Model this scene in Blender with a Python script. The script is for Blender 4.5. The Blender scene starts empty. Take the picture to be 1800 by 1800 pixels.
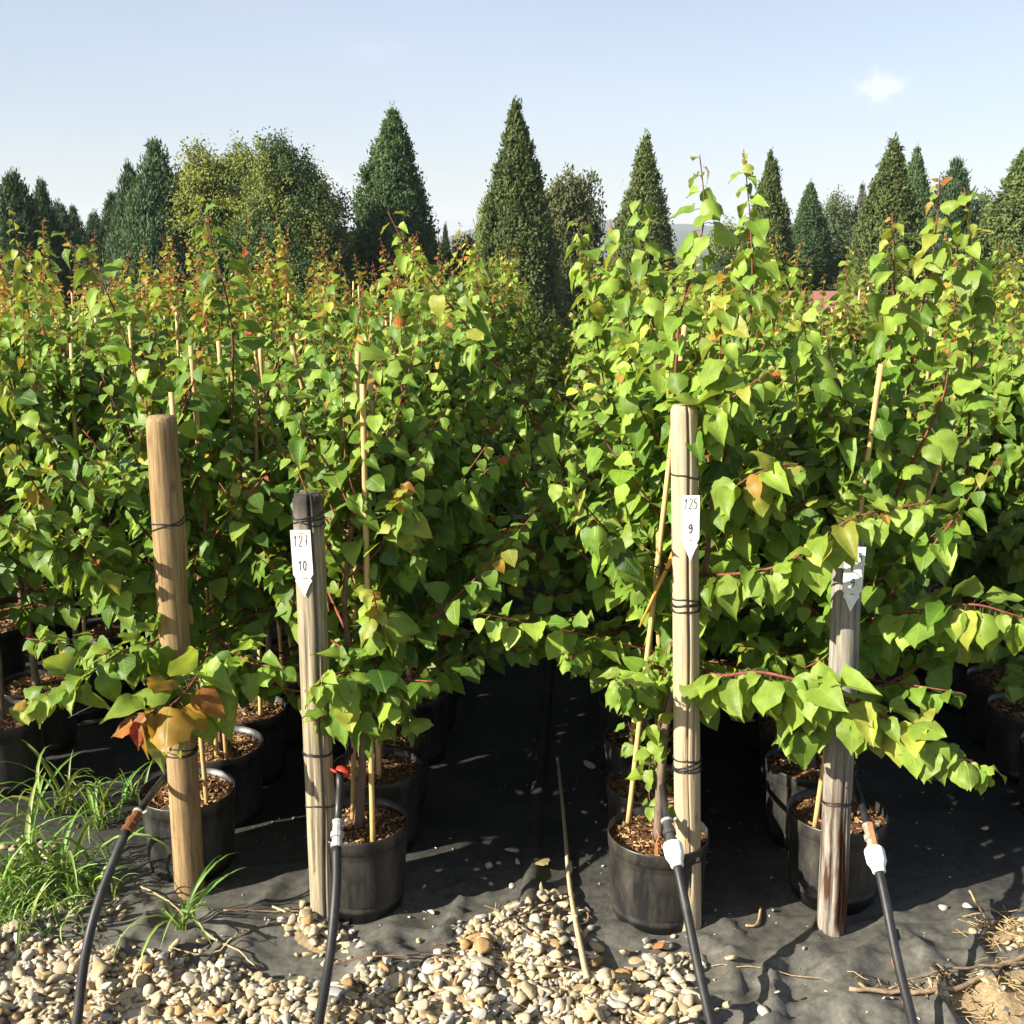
import bpy, math, random
import numpy as np
from mathutils import Vector, Matrix, Quaternion

# ------------------------------------------------------------------ camera, world, sun, exposure
SC = bpy.context.scene
COL = SC.collection
CAMH, PITCH, YAW, FPX = 1.55, math.radians(13.0), math.radians(3.7), 1995.0
cam = bpy.data.cameras.new('camera'); camo = bpy.data.objects.new('camera', cam); COL.objects.link(camo)
camo.location = (0, 0, CAMH)
camo.rotation_euler = (math.radians(90) - PITCH, 0, YAW)
cam.sensor_fit = 'HORIZONTAL'; cam.sensor_width = 36.0; cam.lens = 36.0 * FPX / 1800.0
cam.clip_start = 0.05; cam.clip_end = 6000
SC.camera = camo
SC.view_settings.view_transform = 'Standard'; SC.view_settings.look = 'None'
SC.view_settings.gamma = 1.0; SC.view_settings.use_curve_mapping = False
SC.view_settings.exposure = 1.50

SUN_EL, SHADOW_AZ = math.radians(29.0), math.radians(31.0)     # shadows fall to the right and a little away
sdir = Vector((math.cos(SHADOW_AZ) * math.cos(SUN_EL), math.sin(SHADOW_AZ) * math.cos(SUN_EL), -math.sin(SUN_EL)))
sl = bpy.data.lights.new('sun', 'SUN'); sl.energy = 5.0; sl.angle = math.radians(0.5); sl.color = (1.0, 0.915, 0.765)
so = bpy.data.objects.new('sun', sl); COL.objects.link(so)
so.rotation_mode = 'QUATERNION'; so.rotation_quaternion = sdir.to_track_quat('-Z', 'Y')

W = bpy.data.worlds.new('World'); SC.world = W; W.use_nodes = True
wn, wl = W.node_tree.nodes, W.node_tree.links
for n in list(wn): wn.remove(n)
wo = wn.new('ShaderNodeOutputWorld'); bg = wn.new('ShaderNodeBackground'); bg.inputs[1].default_value = 0.053
sky = wn.new('ShaderNodeTexSky'); sky.sky_type = 'NISHITA'; sky.sun_disc = False
sky.sun_elevation = SUN_EL; sky.sun_rotation = math.atan2(-sdir.x, -sdir.y)
sky.altitude = 300; sky.air_density = 1.0; sky.dust_density = 1.6; sky.ozone_density = 1.0


def ray(px, py):
    x, y = (px - 900) / FPX, -(py - 900) / FPX
    cy, sy, cp, sp = math.cos(YAW), math.sin(YAW), math.cos(PITCH), math.sin(PITCH)
    f = Vector((-sy * cp, cy * cp, -sp)); r = Vector((cy, sy, 0)); u = Vector((-sy * sp, cy * sp, cp))
    return f + r * x + u * y


def ground(px, py, z=0.0):
    d = ray(px, py); t = (z - CAMH) / d.z
    return Vector((d.x * t, d.y * t, z))


def at(px, py, D):
    d = ray(px, py); t = D / (d.x * -math.sin(YAW) + d.y * math.cos(YAW))
    return Vector((0, 0, CAMH)) + d * t


# a few thin clouds high in the sky (by world direction)
def cloud_nodes():
    tc = wn.new('ShaderNodeTexCoord')
    base = sky.outputs[0]
    # overall thin summer haze: a pale veil over the blue
    veil = wn.new('ShaderNodeMix'); veil.data_type = 'RGBA'; veil.inputs[0].default_value = 0.24
    wl.new(base, veil.inputs[6]); veil.inputs[7].default_value = (6.3, 6.5, 7.9, 1)
    hz = wn.new('ShaderNodeTexNoise'); hz.inputs['Scale'].default_value = 1.6; hz.inputs['Detail'].default_value = 5
    mpz = wn.new('ShaderNodeMapping'); mpz.inputs['Scale'].default_value = (1, 1, 4.0); wl.new(tc.outputs['Generated'], mpz.inputs[0]); wl.new(mpz.outputs[0], hz.inputs['Vector'])
    hr = wn.new('ShaderNodeMapRange'); wl.new(hz.outputs[0], hr.inputs[0]); hr.inputs[1].default_value = .3; hr.inputs[2].default_value = .7; hr.inputs[3].default_value = .17; hr.inputs[4].default_value = .36
    wl.new(hr.outputs[0], veil.inputs[0])
    cur = veil.outputs[2]
    for (px, py, rx, rz, amt, sc) in ((1541, 154, 0.019, 0.010, 0.34, 75.0), (662, 95, 0.02, 0.010, 0.06, 90.0), (640, 370, 0.05, 0.03, 0.15, 40.0)):
        d = ray(px, py).normalized()
        az, el = math.atan2(d.x, d.y), math.asin(d.z)
        sub = wn.new('ShaderNodeVectorMath'); sub.operation = 'SUBTRACT'
        nrm = wn.new('ShaderNodeVectorMath'); nrm.operation = 'NORMALIZE'
        wl.new(tc.outputs['Generated'], nrm.inputs[0]); wl.new(nrm.outputs[0], sub.inputs[0]); sub.inputs[1].default_value = d
        scl = wn.new('ShaderNodeVectorMath'); scl.operation = 'MULTIPLY'; scl.inputs[1].default_value = (1 / rx, 1 / rx, 1 / rz)
        wl.new(sub.outputs[0], scl.inputs[0])
        ln = wn.new('ShaderNodeVectorMath'); ln.operation = 'LENGTH'; wl.new(scl.outputs[0], ln.inputs[0])
        nz = wn.new('ShaderNodeTexNoise'); nz.inputs['Scale'].default_value = sc; nz.inputs['Detail'].default_value = 6
        wl.new(nrm.outputs[0], nz.inputs['Vector'])
        ma = wn.new('ShaderNodeMath'); ma.operation = 'MULTIPLY_ADD'; wl.new(nz.outputs[0], ma.inputs[0]); ma.inputs[1].default_value = -4.4
        wl.new(ln.outputs['Value'], ma.inputs[2])
        mr = wn.new('ShaderNodeMapRange'); wl.new(ma.outputs[0], mr.inputs[0])
        mr.inputs[1].default_value = -0.75; mr.inputs[2].default_value = -2.3; mr.inputs[3].default_value = 0; mr.inputs[4].default_value = amt
        mr.interpolation_type = 'SMOOTHSTEP'
        mx = wn.new('ShaderNodeMix'); mx.data_type = 'RGBA'; wl.new(mr.outputs[0], mx.inputs[0]); wl.new(cur, mx.inputs[6])
        mx.inputs[7].default_value = (9.3, 8.9, 9.2, 1)
        cur = mx.outputs[2]
    wl.new(cur, bg.inputs[0])


cloud_nodes()
wl.new(bg.outputs[0], wo.inputs[0])

# ------------------------------------------------------------------ helpers
rng = np.random.default_rng(11)
R2 = random.Random(5)
UP = np.array([0, 0, 1.0])


def nrmz(a):
    return a / np.maximum(np.linalg.norm(a, axis=-1, keepdims=True), 1e-9)


def mk(name, V, F, tint=None, uv=None, smooth=True, mat=None):
    """V (n,3); F: list of (m,k) int arrays."""
    me = bpy.data.meshes.new(name)
    V = np.asarray(V, dtype=np.float32)
    if not isinstance(F, (list, tuple)): F = [F]
    F = [np.asarray(f, dtype=np.int32) for f in F if len(f)]
    loops = np.concatenate([f.ravel() for f in F])
    tot = np.concatenate([np.full(len(f), f.shape[1], dtype=np.int32) for f in F])
    st = np.concatenate([[0], np.cumsum(tot)[:-1]]).astype(np.int32)
    me.vertices.add(len(V)); me.vertices.foreach_set('co', V.ravel())
    me.loops.add(len(loops)); me.loops.foreach_set('vertex_index', loops)
    me.polygons.add(len(tot)); me.polygons.foreach_set('loop_start', st)
    me.polygons.foreach_set('use_smooth', np.full(len(tot), smooth, dtype=bool))
    if tint is not None:
        a = me.attributes.new('tint', 'FLOAT_COLOR', 'POINT')
        t = np.ones((len(V), 4), dtype=np.float32); t[:, :3] = tint
        a.data.foreach_set('color', t.ravel())
    if uv is not None:
        l = me.uv_layers.new(name='UVMap')
        l.data.foreach_set('uv', np.asarray(uv, dtype=np.float32)[loops].ravel())
    me.update(calc_edges=True)
    if mat: me.materials.append(mat)
    return me


class Geo:
    def __init__(s): s.V = []; s.Q = []; s.T = []; s.C = []; s.n = 0
    def add(s, V, Q=None, T=None, tint=(1, 1, 1)):
        V = np.asarray(V, dtype=float)
        s.V.append(V)
        if Q is not None and len(Q): s.Q.append(np.asarray(Q) + s.n)
        if T is not None and len(T): s.T.append(np.asarray(T) + s.n)
        t = np.asarray(tint, dtype=float)
        s.C.append(np.tile(t, (len(V), 1)) if t.ndim == 1 else t)
        s.n += len(V)
    def mesh(s, name, mat, smooth=True):
        F = []
        if s.Q: F.append(np.concatenate(s.Q))
        if s.T: F.append(np.concatenate(s.T))
        return mk(name, np.concatenate(s.V), F, np.concatenate(s.C), None, smooth, mat)


def tube(geo, pts, r, seg=6, tint=(1, 1, 1), cap=True):
    P = np.asarray([tuple(p) for p in pts], dtype=float); n = len(P)
    r = np.broadcast_to(np.asarray(r, dtype=float), (n,)) if np.ndim(r) == 0 or len(np.atleast_1d(r)) == n else np.linspace(r[0], r[1], n)
    T = np.gradient(P, axis=0); T = nrmz(T)
    ref = np.array([0, 0, 1.0]) if abs(T[0, 2]) < 0.9 else np.array([1.0, 0, 0])
    N = np.cross(T[0], ref); N /= np.linalg.norm(N)
    ang = np.linspace(0, 2 * np.pi, seg, endpoint=False)
    V = []
    for i in range(n):
        N = N - T[i] * N.dot(T[i]); N /= max(np.linalg.norm(N), 1e-9); B = np.cross(T[i], N)
        V.append(P[i] + r[i] * (np.cos(ang)[:, None] * N + np.sin(ang)[:, None] * B))
    V = np.concatenate(V); Q = []
    i = np.arange(n - 1)[:, None] * seg; j = np.arange(seg)[None]; k = (j + 1) % seg
    Q = np.stack([i + j, i + k, i + seg + k, i + seg + j], -1).reshape(-1, 4)
    Tt = []
    if cap:
        V = np.concatenate([V, P[:1], P[-1:]]); a, b = n * seg, n * seg + 1
        for j in range(seg):
            Tt.append((a, (j + 1) % seg, j)); Tt.append((b, (n - 1) * seg + j, (n - 1) * seg + (j + 1) % seg))
    geo.add(V, Q, Tt, tint)


def smooth_path(pts, sub=6):
    P = np.asarray([tuple(p) for p in pts], dtype=float); n = len(P)
    if n < 3: return np.array([P[0] + (P[-1] - P[0]) * t for t in np.linspace(0, 1, sub + 1)])
    out = []
    for i in range(n - 1):
        p0, p1, p2, p3 = P[max(i - 1, 0)], P[i], P[i + 1], P[min(i + 2, n - 1)]
        for t in np.linspace(0, 1, sub, endpoint=False):
            out.append(0.5 * (2 * p1 + (p2 - p0) * t + (2 * p0 - 5 * p1 + 4 * p2 - p3) * t * t + (-p0 + 3 * p1 - 3 * p2 + p3) * t ** 3))
    out.append(P[-1])
    return np.array(out)


def lathe(geo, prof, seg=24, tint=(1, 1, 1), origin=(0, 0, 0), axis=None, closed_top=False, closed_bot=False):
    """prof: list of (r, h) ; along +Z or along axis vector."""
    a = np.linspace(0, 2 * np.pi, seg, endpoint=False); V = []
    for r, h in prof: V.append(np.stack([r * np.cos(a), r * np.sin(a), np.full(seg, h)], -1))
    V = np.concatenate(V); n = len(prof)
    i = np.arange(n - 1)[:, None] * seg; j = np.arange(seg)[None]; k = (j + 1) % seg
    Q = np.stack([i + j, i + k, i + seg + k, i + seg + j], -1).reshape(-1, 4); T = []
    if closed_bot:
        V = np.concatenate([V, [[0, 0, prof[0][1]]]]); c = len(V) - 1
        T += [(c, (q + 1) % seg, q) for q in range(seg)]
    if closed_top:
        V = np.concatenate([V, [[0, 0, prof[-1][1]]]]); c = len(V) - 1; b = (n - 1) * seg
        T += [(c, b + q, b + (q + 1) % seg) for q in range(seg)]
    if axis is not None:
        M = np.array(Vector(axis).to_track_quat('Z', 'Y').to_matrix()); V = V @ M.T
    geo.add(V + np.asarray(tuple(origin), dtype=float), Q, T, tint)


_tab = np.random.default_rng(3).random((256, 256))
def vn(x, y, f=1.0, o=0):
    x = np.asarray(x, dtype=float) * f + o * 17.3; y = np.asarray(y, dtype=float) * f + o * 9.7
    xi, yi = np.floor(x).astype(int), np.floor(y).astype(int); fx, fy = x - xi, y - yi
    fx = fx * fx * (3 - 2 * fx); fy = fy * fy * (3 - 2 * fy)
    g = lambda a, b: _tab[a & 255, b & 255]
    return (g(xi, yi) * (1 - fx) + g(xi + 1, yi) * fx) * (1 - fy) + (g(xi, yi + 1) * (1 - fx) + g(xi + 1, yi + 1) * fx) * fy


def obj(name, me, parent=None, loc=(0, 0, 0)):
    o = bpy.data.objects.new(name, me); COL.objects.link(o); o.location = loc
    if parent is not None: o.parent = parent
    return o


def tag(o, label=None, cat=None, group=None, kind=None):
    if label: o['label'] = label
    if cat: o['category'] = cat
    if group: o['group'] = group
    if kind: o['kind'] = kind
    return o


def thing(name, label, cat, loc, group=None):
    o = bpy.data.objects.new(name, None); COL.objects.link(o); o.location = loc; o.empty_display_size = 0.05
    return tag(o, label, cat, group)


# ------------------------------------------------------------------ materials
def newmat(name):
    m = bpy.data.materials.new(name); m.use_nodes = True
    nt = m.node_tree; p = nt.nodes['Principled BSDF']
    return m, nt.nodes, nt.links, p


def noise_col(nodes, links, c1, c2, scale, detail=5, vec=None, lo=0.35, hi=0.65, rough=0.6):
    nz = nodes.new('ShaderNodeTexNoise'); nz.inputs['Scale'].default_value = scale; nz.inputs['Detail'].default_value = detail
    nz.inputs['Roughness'].default_value = rough
    if vec is not None: links.new(vec, nz.inputs['Vector'])
    cr = nodes.new('ShaderNodeValToRGB'); cr.color_ramp.elements[0].position = lo; cr.color_ramp.elements[1].position = hi
    cr.color_ramp.elements[0].color = (*c1, 1); cr.color_ramp.elements[1].color = (*c2, 1)
    links.new(nz.outputs[0], cr.inputs[0])
    return cr.outputs[0], nz.outputs[0]


def mixc(nodes, links, fac, a, b, mode='MIX'):
    m = nodes.new('ShaderNodeMix'); m.data_type = 'RGBA'; m.blend_type = mode
    for s, v in ((0, fac), (6, a), (7, b)):
        if hasattr(v, 'is_output'): links.new(v, m.inputs[s])
        elif s == 0: m.inputs[0].default_value = v
        else: m.inputs[s].default_value = (*v, 1)
    return m.outputs[2]


def bump(nodes, links, p, h, strength=0.3, dist=0.01):
    b = nodes.new('ShaderNodeBump'); b.inputs['Strength'].default_value = strength; b.inputs['Distance'].default_value = dist
    links.new(h, b.inputs['Height']); links.new(b.outputs[0], p.inputs['Normal'])
    return b


def leaf_mat(name, transl=0.40, rough=0.42, veins=True, spec=0.45):
    m, N, L, p = newmat(name)
    at_ = N.new('ShaderNodeAttribute'); at_.attribute_name = 'tint'
    oi = N.new('ShaderNodeObjectInfo')
    mr = N.new('ShaderNodeMapRange'); L.new(oi.outputs['Random'], mr.inputs[0]); mr.inputs[3].default_value = 0.78; mr.inputs[4].default_value = 1.25
    geo = N.new('ShaderNodeNewGeometry')
    nz = N.new('ShaderNodeTexNoise'); nz.inputs['Scale'].default_value = 38; nz.inputs['Detail'].default_value = 3
    L.new(geo.outputs['Position'], nz.inputs['Vector'])
    mr2 = N.new('ShaderNodeMapRange'); L.new(nz.outputs[0], mr2.inputs[0]); mr2.inputs[1].default_value = 0.3; mr2.inputs[2].default_value = 0.7
    mr2.inputs[3].default_value = 0.82 if veins else 0.96; mr2.inputs[4].default_value = 1.18 if veins else 1.04
    mu = N.new('ShaderNodeMath'); mu.operation = 'MULTIPLY'; L.new(mr.outputs[0], mu.inputs[0]); L.new(mr2.outputs[0], mu.inputs[1])
    vm = N.new('ShaderNodeVectorMath'); vm.operation = 'SCALE'; L.new(at_.outputs['Color'], vm.inputs[0]); L.new(mu.outputs[0], vm.inputs['Scale'])
    col = vm.outputs[0]
    if veins:
        uv = N.new('ShaderNodeUVMap'); uv.uv_map = 'UVMap'
        sx = N.new('ShaderNodeSeparateXYZ'); L.new(uv.outputs[0], sx.inputs[0])
        ab = N.new('ShaderNodeMath'); ab.operation = 'ABSOLUTE'; L.new(sx.outputs[0], ab.inputs[0])
        # side veins: stripes slanting forward from the midrib
        w = N.new('ShaderNodeMath'); w.operation = 'MULTIPLY_ADD'; L.new(ab.outputs[0], w.inputs[0]); w.inputs[1].default_value = -0.75; L.new(sx.outputs[1], w.inputs[2])
        w2 = N.new('ShaderNodeMath'); w2.operation = 'MULTIPLY'; L.new(w.outputs[0], w2.inputs[0]); w2.inputs[1].default_value = 44.0
        sn = N.new('ShaderNodeMath'); sn.operation = 'SINE'; L.new(w2.outputs[0], sn.inputs[0])
        st = N.new('ShaderNodeMapRange'); L.new(sn.outputs[0], st.inputs[0]); st.inputs[1].default_value = 0.86; st.inputs[2].default_value = 1.0; st.inputs[4].default_value = 0.30
        mid = N.new('ShaderNodeMapRange'); L.new(ab.outputs[0], mid.inputs[0]); mid.inputs[1].default_value = 0.012; mid.inputs[2].default_value = 0.03
        mid.inputs[3].default_value = 0.65; mid.inputs[4].default_value = 0.0
        mx = N.new('ShaderNodeMath'); mx.operation = 'MAXIMUM'; L.new(st.outputs[0], mx.inputs[0]); L.new(mid.outputs[0], mx.inputs[1])
        col = mixc(N, L, mx.outputs[0], col, mixc(N, L, 0.5, col, (0.30, 0.36, 0.10)))
        bump(N, L, p, mx.outputs[0], 0.35, 0.002).invert = True
    if veins:
        sp = N.new('ShaderNodeTexNoise'); sp.inputs['Scale'].default_value = 120; sp.inputs['Detail'].default_value = 1; L.new(geo.outputs['Position'], sp.inputs['Vector'])
        sm = N.new('ShaderNodeMapRange'); L.new(sp.outputs[0], sm.inputs[0]); sm.inputs[1].default_value = 0.70; sm.inputs[2].default_value = 0.76; sm.inputs[4].default_value = 0.7
        col = mixc(N, L, sm.outputs[0], col, (0.16, 0.10, 0.03))
    back = mixc(N, L, 0.45, col, (0.15, 0.20, 0.085))
    colf = mixc(N, L, geo.outputs['Backfacing'], col, back)
    L.new(colf, p.inputs['Base Color'])
    p.inputs['Roughness'].default_value = rough; p.inputs['Specular IOR Level'].default_value = spec
    tr = N.new('ShaderNodeBsdfTranslucent')
    tc = mixc(N, L, 1.0, colf, (1.55, 1.35, 0.55), 'MULTIPLY'); L.new(tc, tr.inputs[0])
    ms = N.new('ShaderNodeMixShader'); ms.inputs[0].default_value = transl
    L.new(p.outputs[0], ms.inputs[1]); L.new(tr.outputs[0], ms.inputs[2])
    L.new(ms.outputs[0], N['Material Output'].inputs[0])
    return m


def tint_mat(name, rough=0.7, nscale=60, amp=0.25, bmp=0.3, bdist=0.004, spec=0.3, rand=0.0, stretch=None):
    m, N, L, p = newmat(name)
    a = N.new('ShaderNodeAttribute'); a.attribute_name = 'tint'
    tc = N.new('ShaderNodeTexCoord'); v = tc.outputs['Object']
    if stretch:
        mp = N.new('ShaderNodeMapping'); mp.inputs['Scale'].default_value = stretch; L.new(v, mp.inputs[0]); v = mp.outputs[0]
    nz = N.new('ShaderNodeTexNoise'); nz.inputs['Scale'].default_value = nscale; nz.inputs['Detail'].default_value = 5; L.new(v, nz.inputs['Vector'])
    mr = N.new('ShaderNodeMapRange'); L.new(nz.outputs[0], mr.inputs[0]); mr.inputs[1].default_value = 0.3; mr.inputs[2].default_value = 0.7
    mr.inputs[3].default_value = 1 - amp; mr.inputs[4].default_value = 1 + amp
    f = mr.outputs[0]
    if rand:
        oi = N.new('ShaderNodeObjectInfo'); m2 = N.new('ShaderNodeMapRange'); L.new(oi.outputs['Random'], m2.inputs[0])
        m2.inputs[3].default_value = 1 - rand; m2.inputs[4].default_value = 1 + rand
        mu = N.new('ShaderNodeMath'); mu.operation = 'MULTIPLY'; L.new(f, mu.inputs[0]); L.new(m2.outputs[0], mu.inputs[1]); f = mu.outputs[0]
    vm = N.new('ShaderNodeVectorMath'); vm.operation = 'SCALE'; L.new(a.outputs['Color'], vm.inputs[0]); L.new(f, vm.inputs['Scale'])
    L.new(vm.outputs[0], p.inputs['Base Color']); p.inputs['Roughness'].default_value = rough; p.inputs['Specular IOR Level'].default_value = spec
    if bmp: bump(N, L, p, nz.outputs[0], bmp, bdist)
    return m


M_LEAF = leaf_mat('apricot_leaf', spec=0.34, rough=0.47)
M_TREE = leaf_mat('tree_foliage', transl=0.18, rough=0.6, veins=False, spec=0.2)
M_GRASS = leaf_mat('grass_blade', transl=0.3, rough=0.45, veins=False)
M_BARK = tint_mat('bark', 0.75, 90, 0.35, 0.6, 0.003, stretch=(1, 1, 0.35))
M_STONE = tint_mat('pebble', 0.75, 45, 0.16, 0.35, 0.004, rand=0.18)
M_CANE = tint_mat('bamboo', 0.5, 40, 0.2, 0.15, 0.002, stretch=(3, 3, 0.3), rand=0.15)
M_TWIG = tint_mat('dry_twig', 0.8, 80, 0.35, 0.5, 0.003)
M_MULCH = tint_mat('bark_mulch', 0.9, 120, 0.4, 0.6, 0.004)
M_METAL = tint_mat('fitting', 0.35, 60, 0.3, 0.15, 0.001, spec=0.5)
M_WHITE = tint_mat('white_plastic', 0.4, 38, 0.13, 0.05, 0.001, spec=0.45)
M_WIRE = tint_mat('wire', 0.5, 30, 0.2, 0.0, spec=0.4)
M_INK = tint_mat('ink', 0.6, 200, 0.3, 0.0)


def plastic_black(name, base, dust, rough=0.42, dl=0.5, dh=0.8):
    m, N, L, p = newmat(name)
    tc = N.new('ShaderNodeTexCoord')
    mp = N.new('ShaderNodeMapping'); mp.inputs['Scale'].default_value = (1, 1, 0.28); L.new(tc.outputs['Object'], mp.inputs[0])
    c, h = noise_col(N, L, base, dust, 20, 8, mp.outputs[0], dl, dh, 0.7)
    L.new(c, p.inputs['Base Color']); p.inputs['Roughness'].default_value = rough; p.inputs['Specular IOR Level'].default_value = 0.5
    bump(N, L, p, h, 0.08, 0.004)
    return m


M_POT = plastic_black('pot_plastic', (0.010, 0.010, 0.011), (0.075, 0.068, 0.056), 0.42, 0.44, 0.78)
M_HOSE = plastic_black('hose_rubber', (0.014, 0.014, 0.015), (0.05, 0.048, 0.042), 0.45, 0.5, 0.85)


def fabric_mat():
    m, N, L, p = newmat('weed_fabric')
    tc = N.new('ShaderNodeTexCoord'); v = tc.outputs['Object']
    c1, h1 = noise_col(N, L, (0.014, 0.015, 0.017), (0.046, 0.046, 0.042), 3.2, 8, v, 0.38, 0.70, 0.65)
    c2, h2 = noise_col(N, L, (0.55, 0.55, 0.55), (1.25, 1.25, 1.2), 45, 4, v, 0.3, 0.7)
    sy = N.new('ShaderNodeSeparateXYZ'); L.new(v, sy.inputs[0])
    dust_sun = N.new('ShaderNodeMapRange'); L.new(sy.outputs[1], dust_sun.inputs[0]); dust_sun.inputs[1].default_value = 2.85; dust_sun.inputs[2].default_value = 2.25; dust_sun.inputs[4].default_value = 0.85
    c1 = mixc(N, L, dust_sun.outputs[0], c1, (0.130, 0.126, 0.112))  # front is dusty and painted sunlit pale, rear stays dark as if shaded
    c = mixc(N, L, 1.0, c1, c2, 'MULTIPLY')
    # scattered soil crumbs
    vo = N.new('ShaderNodeTexVoronoi'); vo.inputs['Scale'].default_value = 55; L.new(v, vo.inputs['Vector'])
    lt = N.new('ShaderNodeMath'); lt.operation = 'LESS_THAN'; L.new(vo.outputs['Distance'], lt.inputs[0]); lt.inputs[1].default_value = 0.10
    nz = N.new('ShaderNodeTexNoise'); nz.inputs['Scale'].default_value = 4; L.new(v, nz.inputs['Vector'])
    gt = N.new('ShaderNodeMath'); gt.operation = 'GREATER_THAN'; L.new(nz.outputs[0], gt.inputs[0]); gt.inputs[1].default_value = 0.56
    mu = N.new('ShaderNodeMath'); mu.operation = 'MULTIPLY'; L.new(lt.outputs[0], mu.inputs[0]); L.new(gt.outputs[0], mu.inputs[1])
    c = mixc(N, L, mu.outputs[0], c, (0.24, 0.20, 0.13))
    L.new(c, p.inputs['Base Color']); p.inputs['Roughness'].default_value = 0.55; p.inputs['Specular IOR Level'].default_value = 0.3
    # woven texture
    w1 = N.new('ShaderNodeTexWave'); w1.inputs['Scale'].default_value = 110; L.new(v, w1.inputs['Vector'])
    w2 = N.new('ShaderNodeTexWave'); w2.bands_direction = 'Y'; w2.inputs['Scale'].default_value = 110; L.new(v, w2.inputs['Vector'])
    ad = N.new('ShaderNodeMath'); ad.operation = 'ADD'; L.new(w1.outputs[1], ad.inputs[0]); L.new(w2.outputs[1], ad.inputs[1])
    ad2 = N.new('ShaderNodeMath'); ad2.operation = 'MULTIPLY_ADD'; L.new(h2, ad2.inputs[0]); ad2.inputs[1].default_value = 3.0; L.new(ad.outputs[0], ad2.inputs[2])
    bump(N, L, p, ad2.outputs[0], 0.25, 0.0025)
    return m


def soil_mat(name, c1, c2, scale, bs=0.8, bd=0.01):
    m, N, L, p = newmat(name)
    tc = N.new('ShaderNodeTexCoord')
    c, h = noise_col(N, L, c1, c2, scale, 10, tc.outputs['Object'], 0.35, 0.68, 0.75)
    L.new(c, p.inputs['Base Color']); p.inputs['Roughness'].default_value = 0.95; p.inputs['Specular IOR Level'].default_value = 0.1
    bump(N, L, p, h, bs, bd)
    return m


M_FAB = fabric_mat()
M_SAND = soil_mat('sandy_grit', (0.20, 0.145, 0.08), (0.46, 0.36, 0.22), 70)
M_SOIL = soil_mat('potting_soil', (0.045, 0.024, 0.012), (0.19, 0.10, 0.045), 60)
M_LAND = soil_mat('meadow', (0.035, 0.06, 0.016), (0.08, 0.10, 0.03), 0.4, 0.3, 0.05)
M_HILL = soil_mat('wooded_hill', (0.022, 0.045, 0.018), (0.06, 0.09, 0.035), 0.02, 0.6, 6.0)

# ------------------------------------------------------------------ ground
GP = lambda L: np.array([[ground(x, y).x, ground(x, y).y] for x, y in L])
POLY_MAIN = GP([(-500, 1640), (0, 1640), (120, 1655), (250, 1690), (330, 1692), (450, 1715), (580, 1738), (700, 1716), (790, 1700), (785, 1640), (840, 1608),
                (930, 1598), (1000, 1612), (1010, 1690), (1020, 1735), (1090, 1722), (1150, 1690), (1205, 1668), (1238, 1690), (1245, 1760), (1262, 1830), (1275, 2050), (-500, 2050)])
POLY_POST = GP([(478, 1625), (540, 1608), (622, 1632), (612, 1682), (560, 1690), (500, 1680)])
POLY_RIGHT = GP([(1675, 1655), (1750, 1622), (2000, 1600), (2000, 1695), (1760, 1682)])
POLY_CORNER = GP([(1490, 1752), (1650, 1738), (1760, 1702), (2000, 1690), (2000, 2050), (1720, 2050), (1700, 1800), (1600, 1775)])
POLY_GRASS = GP([(-500, 1500), (60, 1470), (150, 1540), (235, 1620), (200, 1690), (-500, 1690)])


def sdf(poly, x, y):
    """positive inside, metres"""
    x = np.asarray(x, dtype=float); y = np.asarray(y, dtype=float)
    d = np.full(x.shape, 1e9); ins = np.zeros(x.shape, dtype=bool)
    n = len(poly)
    for i in range(n):
        ax, ay = poly[i]; bx, by = poly[(i + 1) % n]
        ex, ey = bx - ax, by - ay
        t = np.clip(((x - ax) * ex + (y - ay) * ey) / (ex * ex + ey * ey), 0, 1)
        d = np.minimum(d, np.hypot(x - ax - t * ex, y - ay - t * ey))
        c = ((ay > y) != (by > y)) & (x < (bx - ax) * (y - ay) / (by - ay + 1e-12) + ax)
        ins ^= c
    return np.where(ins, d, -d)


def gravel_sd(x, y):
    return np.maximum.reduce([sdf(POLY_MAIN, x, y), sdf(POLY_POST, x, y), sdf(POLY_RIGHT, x, y), sdf(POLY_CORNER, x, y)])


def fz(x, y):
    x = np.asarray(x, dtype=float); y = np.asarray(y, dtype=float)
    front = np.clip((2.75 - y) / 0.6, 0, 1)
    fade = np.clip((6 - y) / 2, 0, 1) * np.clip((3 - np.abs(x)) / 0.8, 0, 1)
    xx = x + 0.12 * (vn(x, y, 3, 5) - .5); yy = y + 0.12 * (vn(x, y, 3, 6) - .5)
    fold = (1 - np.abs(2 * vn(xx * 1.0, yy * 0.42, 9, 1) - 1)) ** 3
    fold2 = (1 - np.abs(2 * vn(xx * 0.5 + yy * .5, yy - xx * .4, 13, 2) - 1)) ** 4
    big = vn(x, y, 2.1, 3) - 0.5
    hump = 0.018 * np.exp(-(((x - 0.62) / 0.28) ** 2 + ((y - 2.22) / 0.16) ** 2)) + 0.03 * np.exp(-(((x + 0.33) / 0.14) ** 2 + ((y - 2.16) / 0.10) ** 2))
    fl = np.exp(-((x - seam_x(y)) / 0.03) ** 2) * 0.008
    z = fade * (front * (0.026 * fold + 0.020 * fold2 + 0.024 * big + hump) + 0.006 * fold + 0.006 * big + fl)
    return z + 0.004


def seam_x(y):
    a, b = ground(932, 1590), ground(965, 1190)
    return a.x + (np.asarray(y) - a.y) * (b.x - a.x) / (b.y - a.y)


def land_z(x, y):
    return -0.03 - 1.6 * np.clip((np.asarray(y, dtype=float) - 10.0) / 14, 0, 1) ** 1.3


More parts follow.
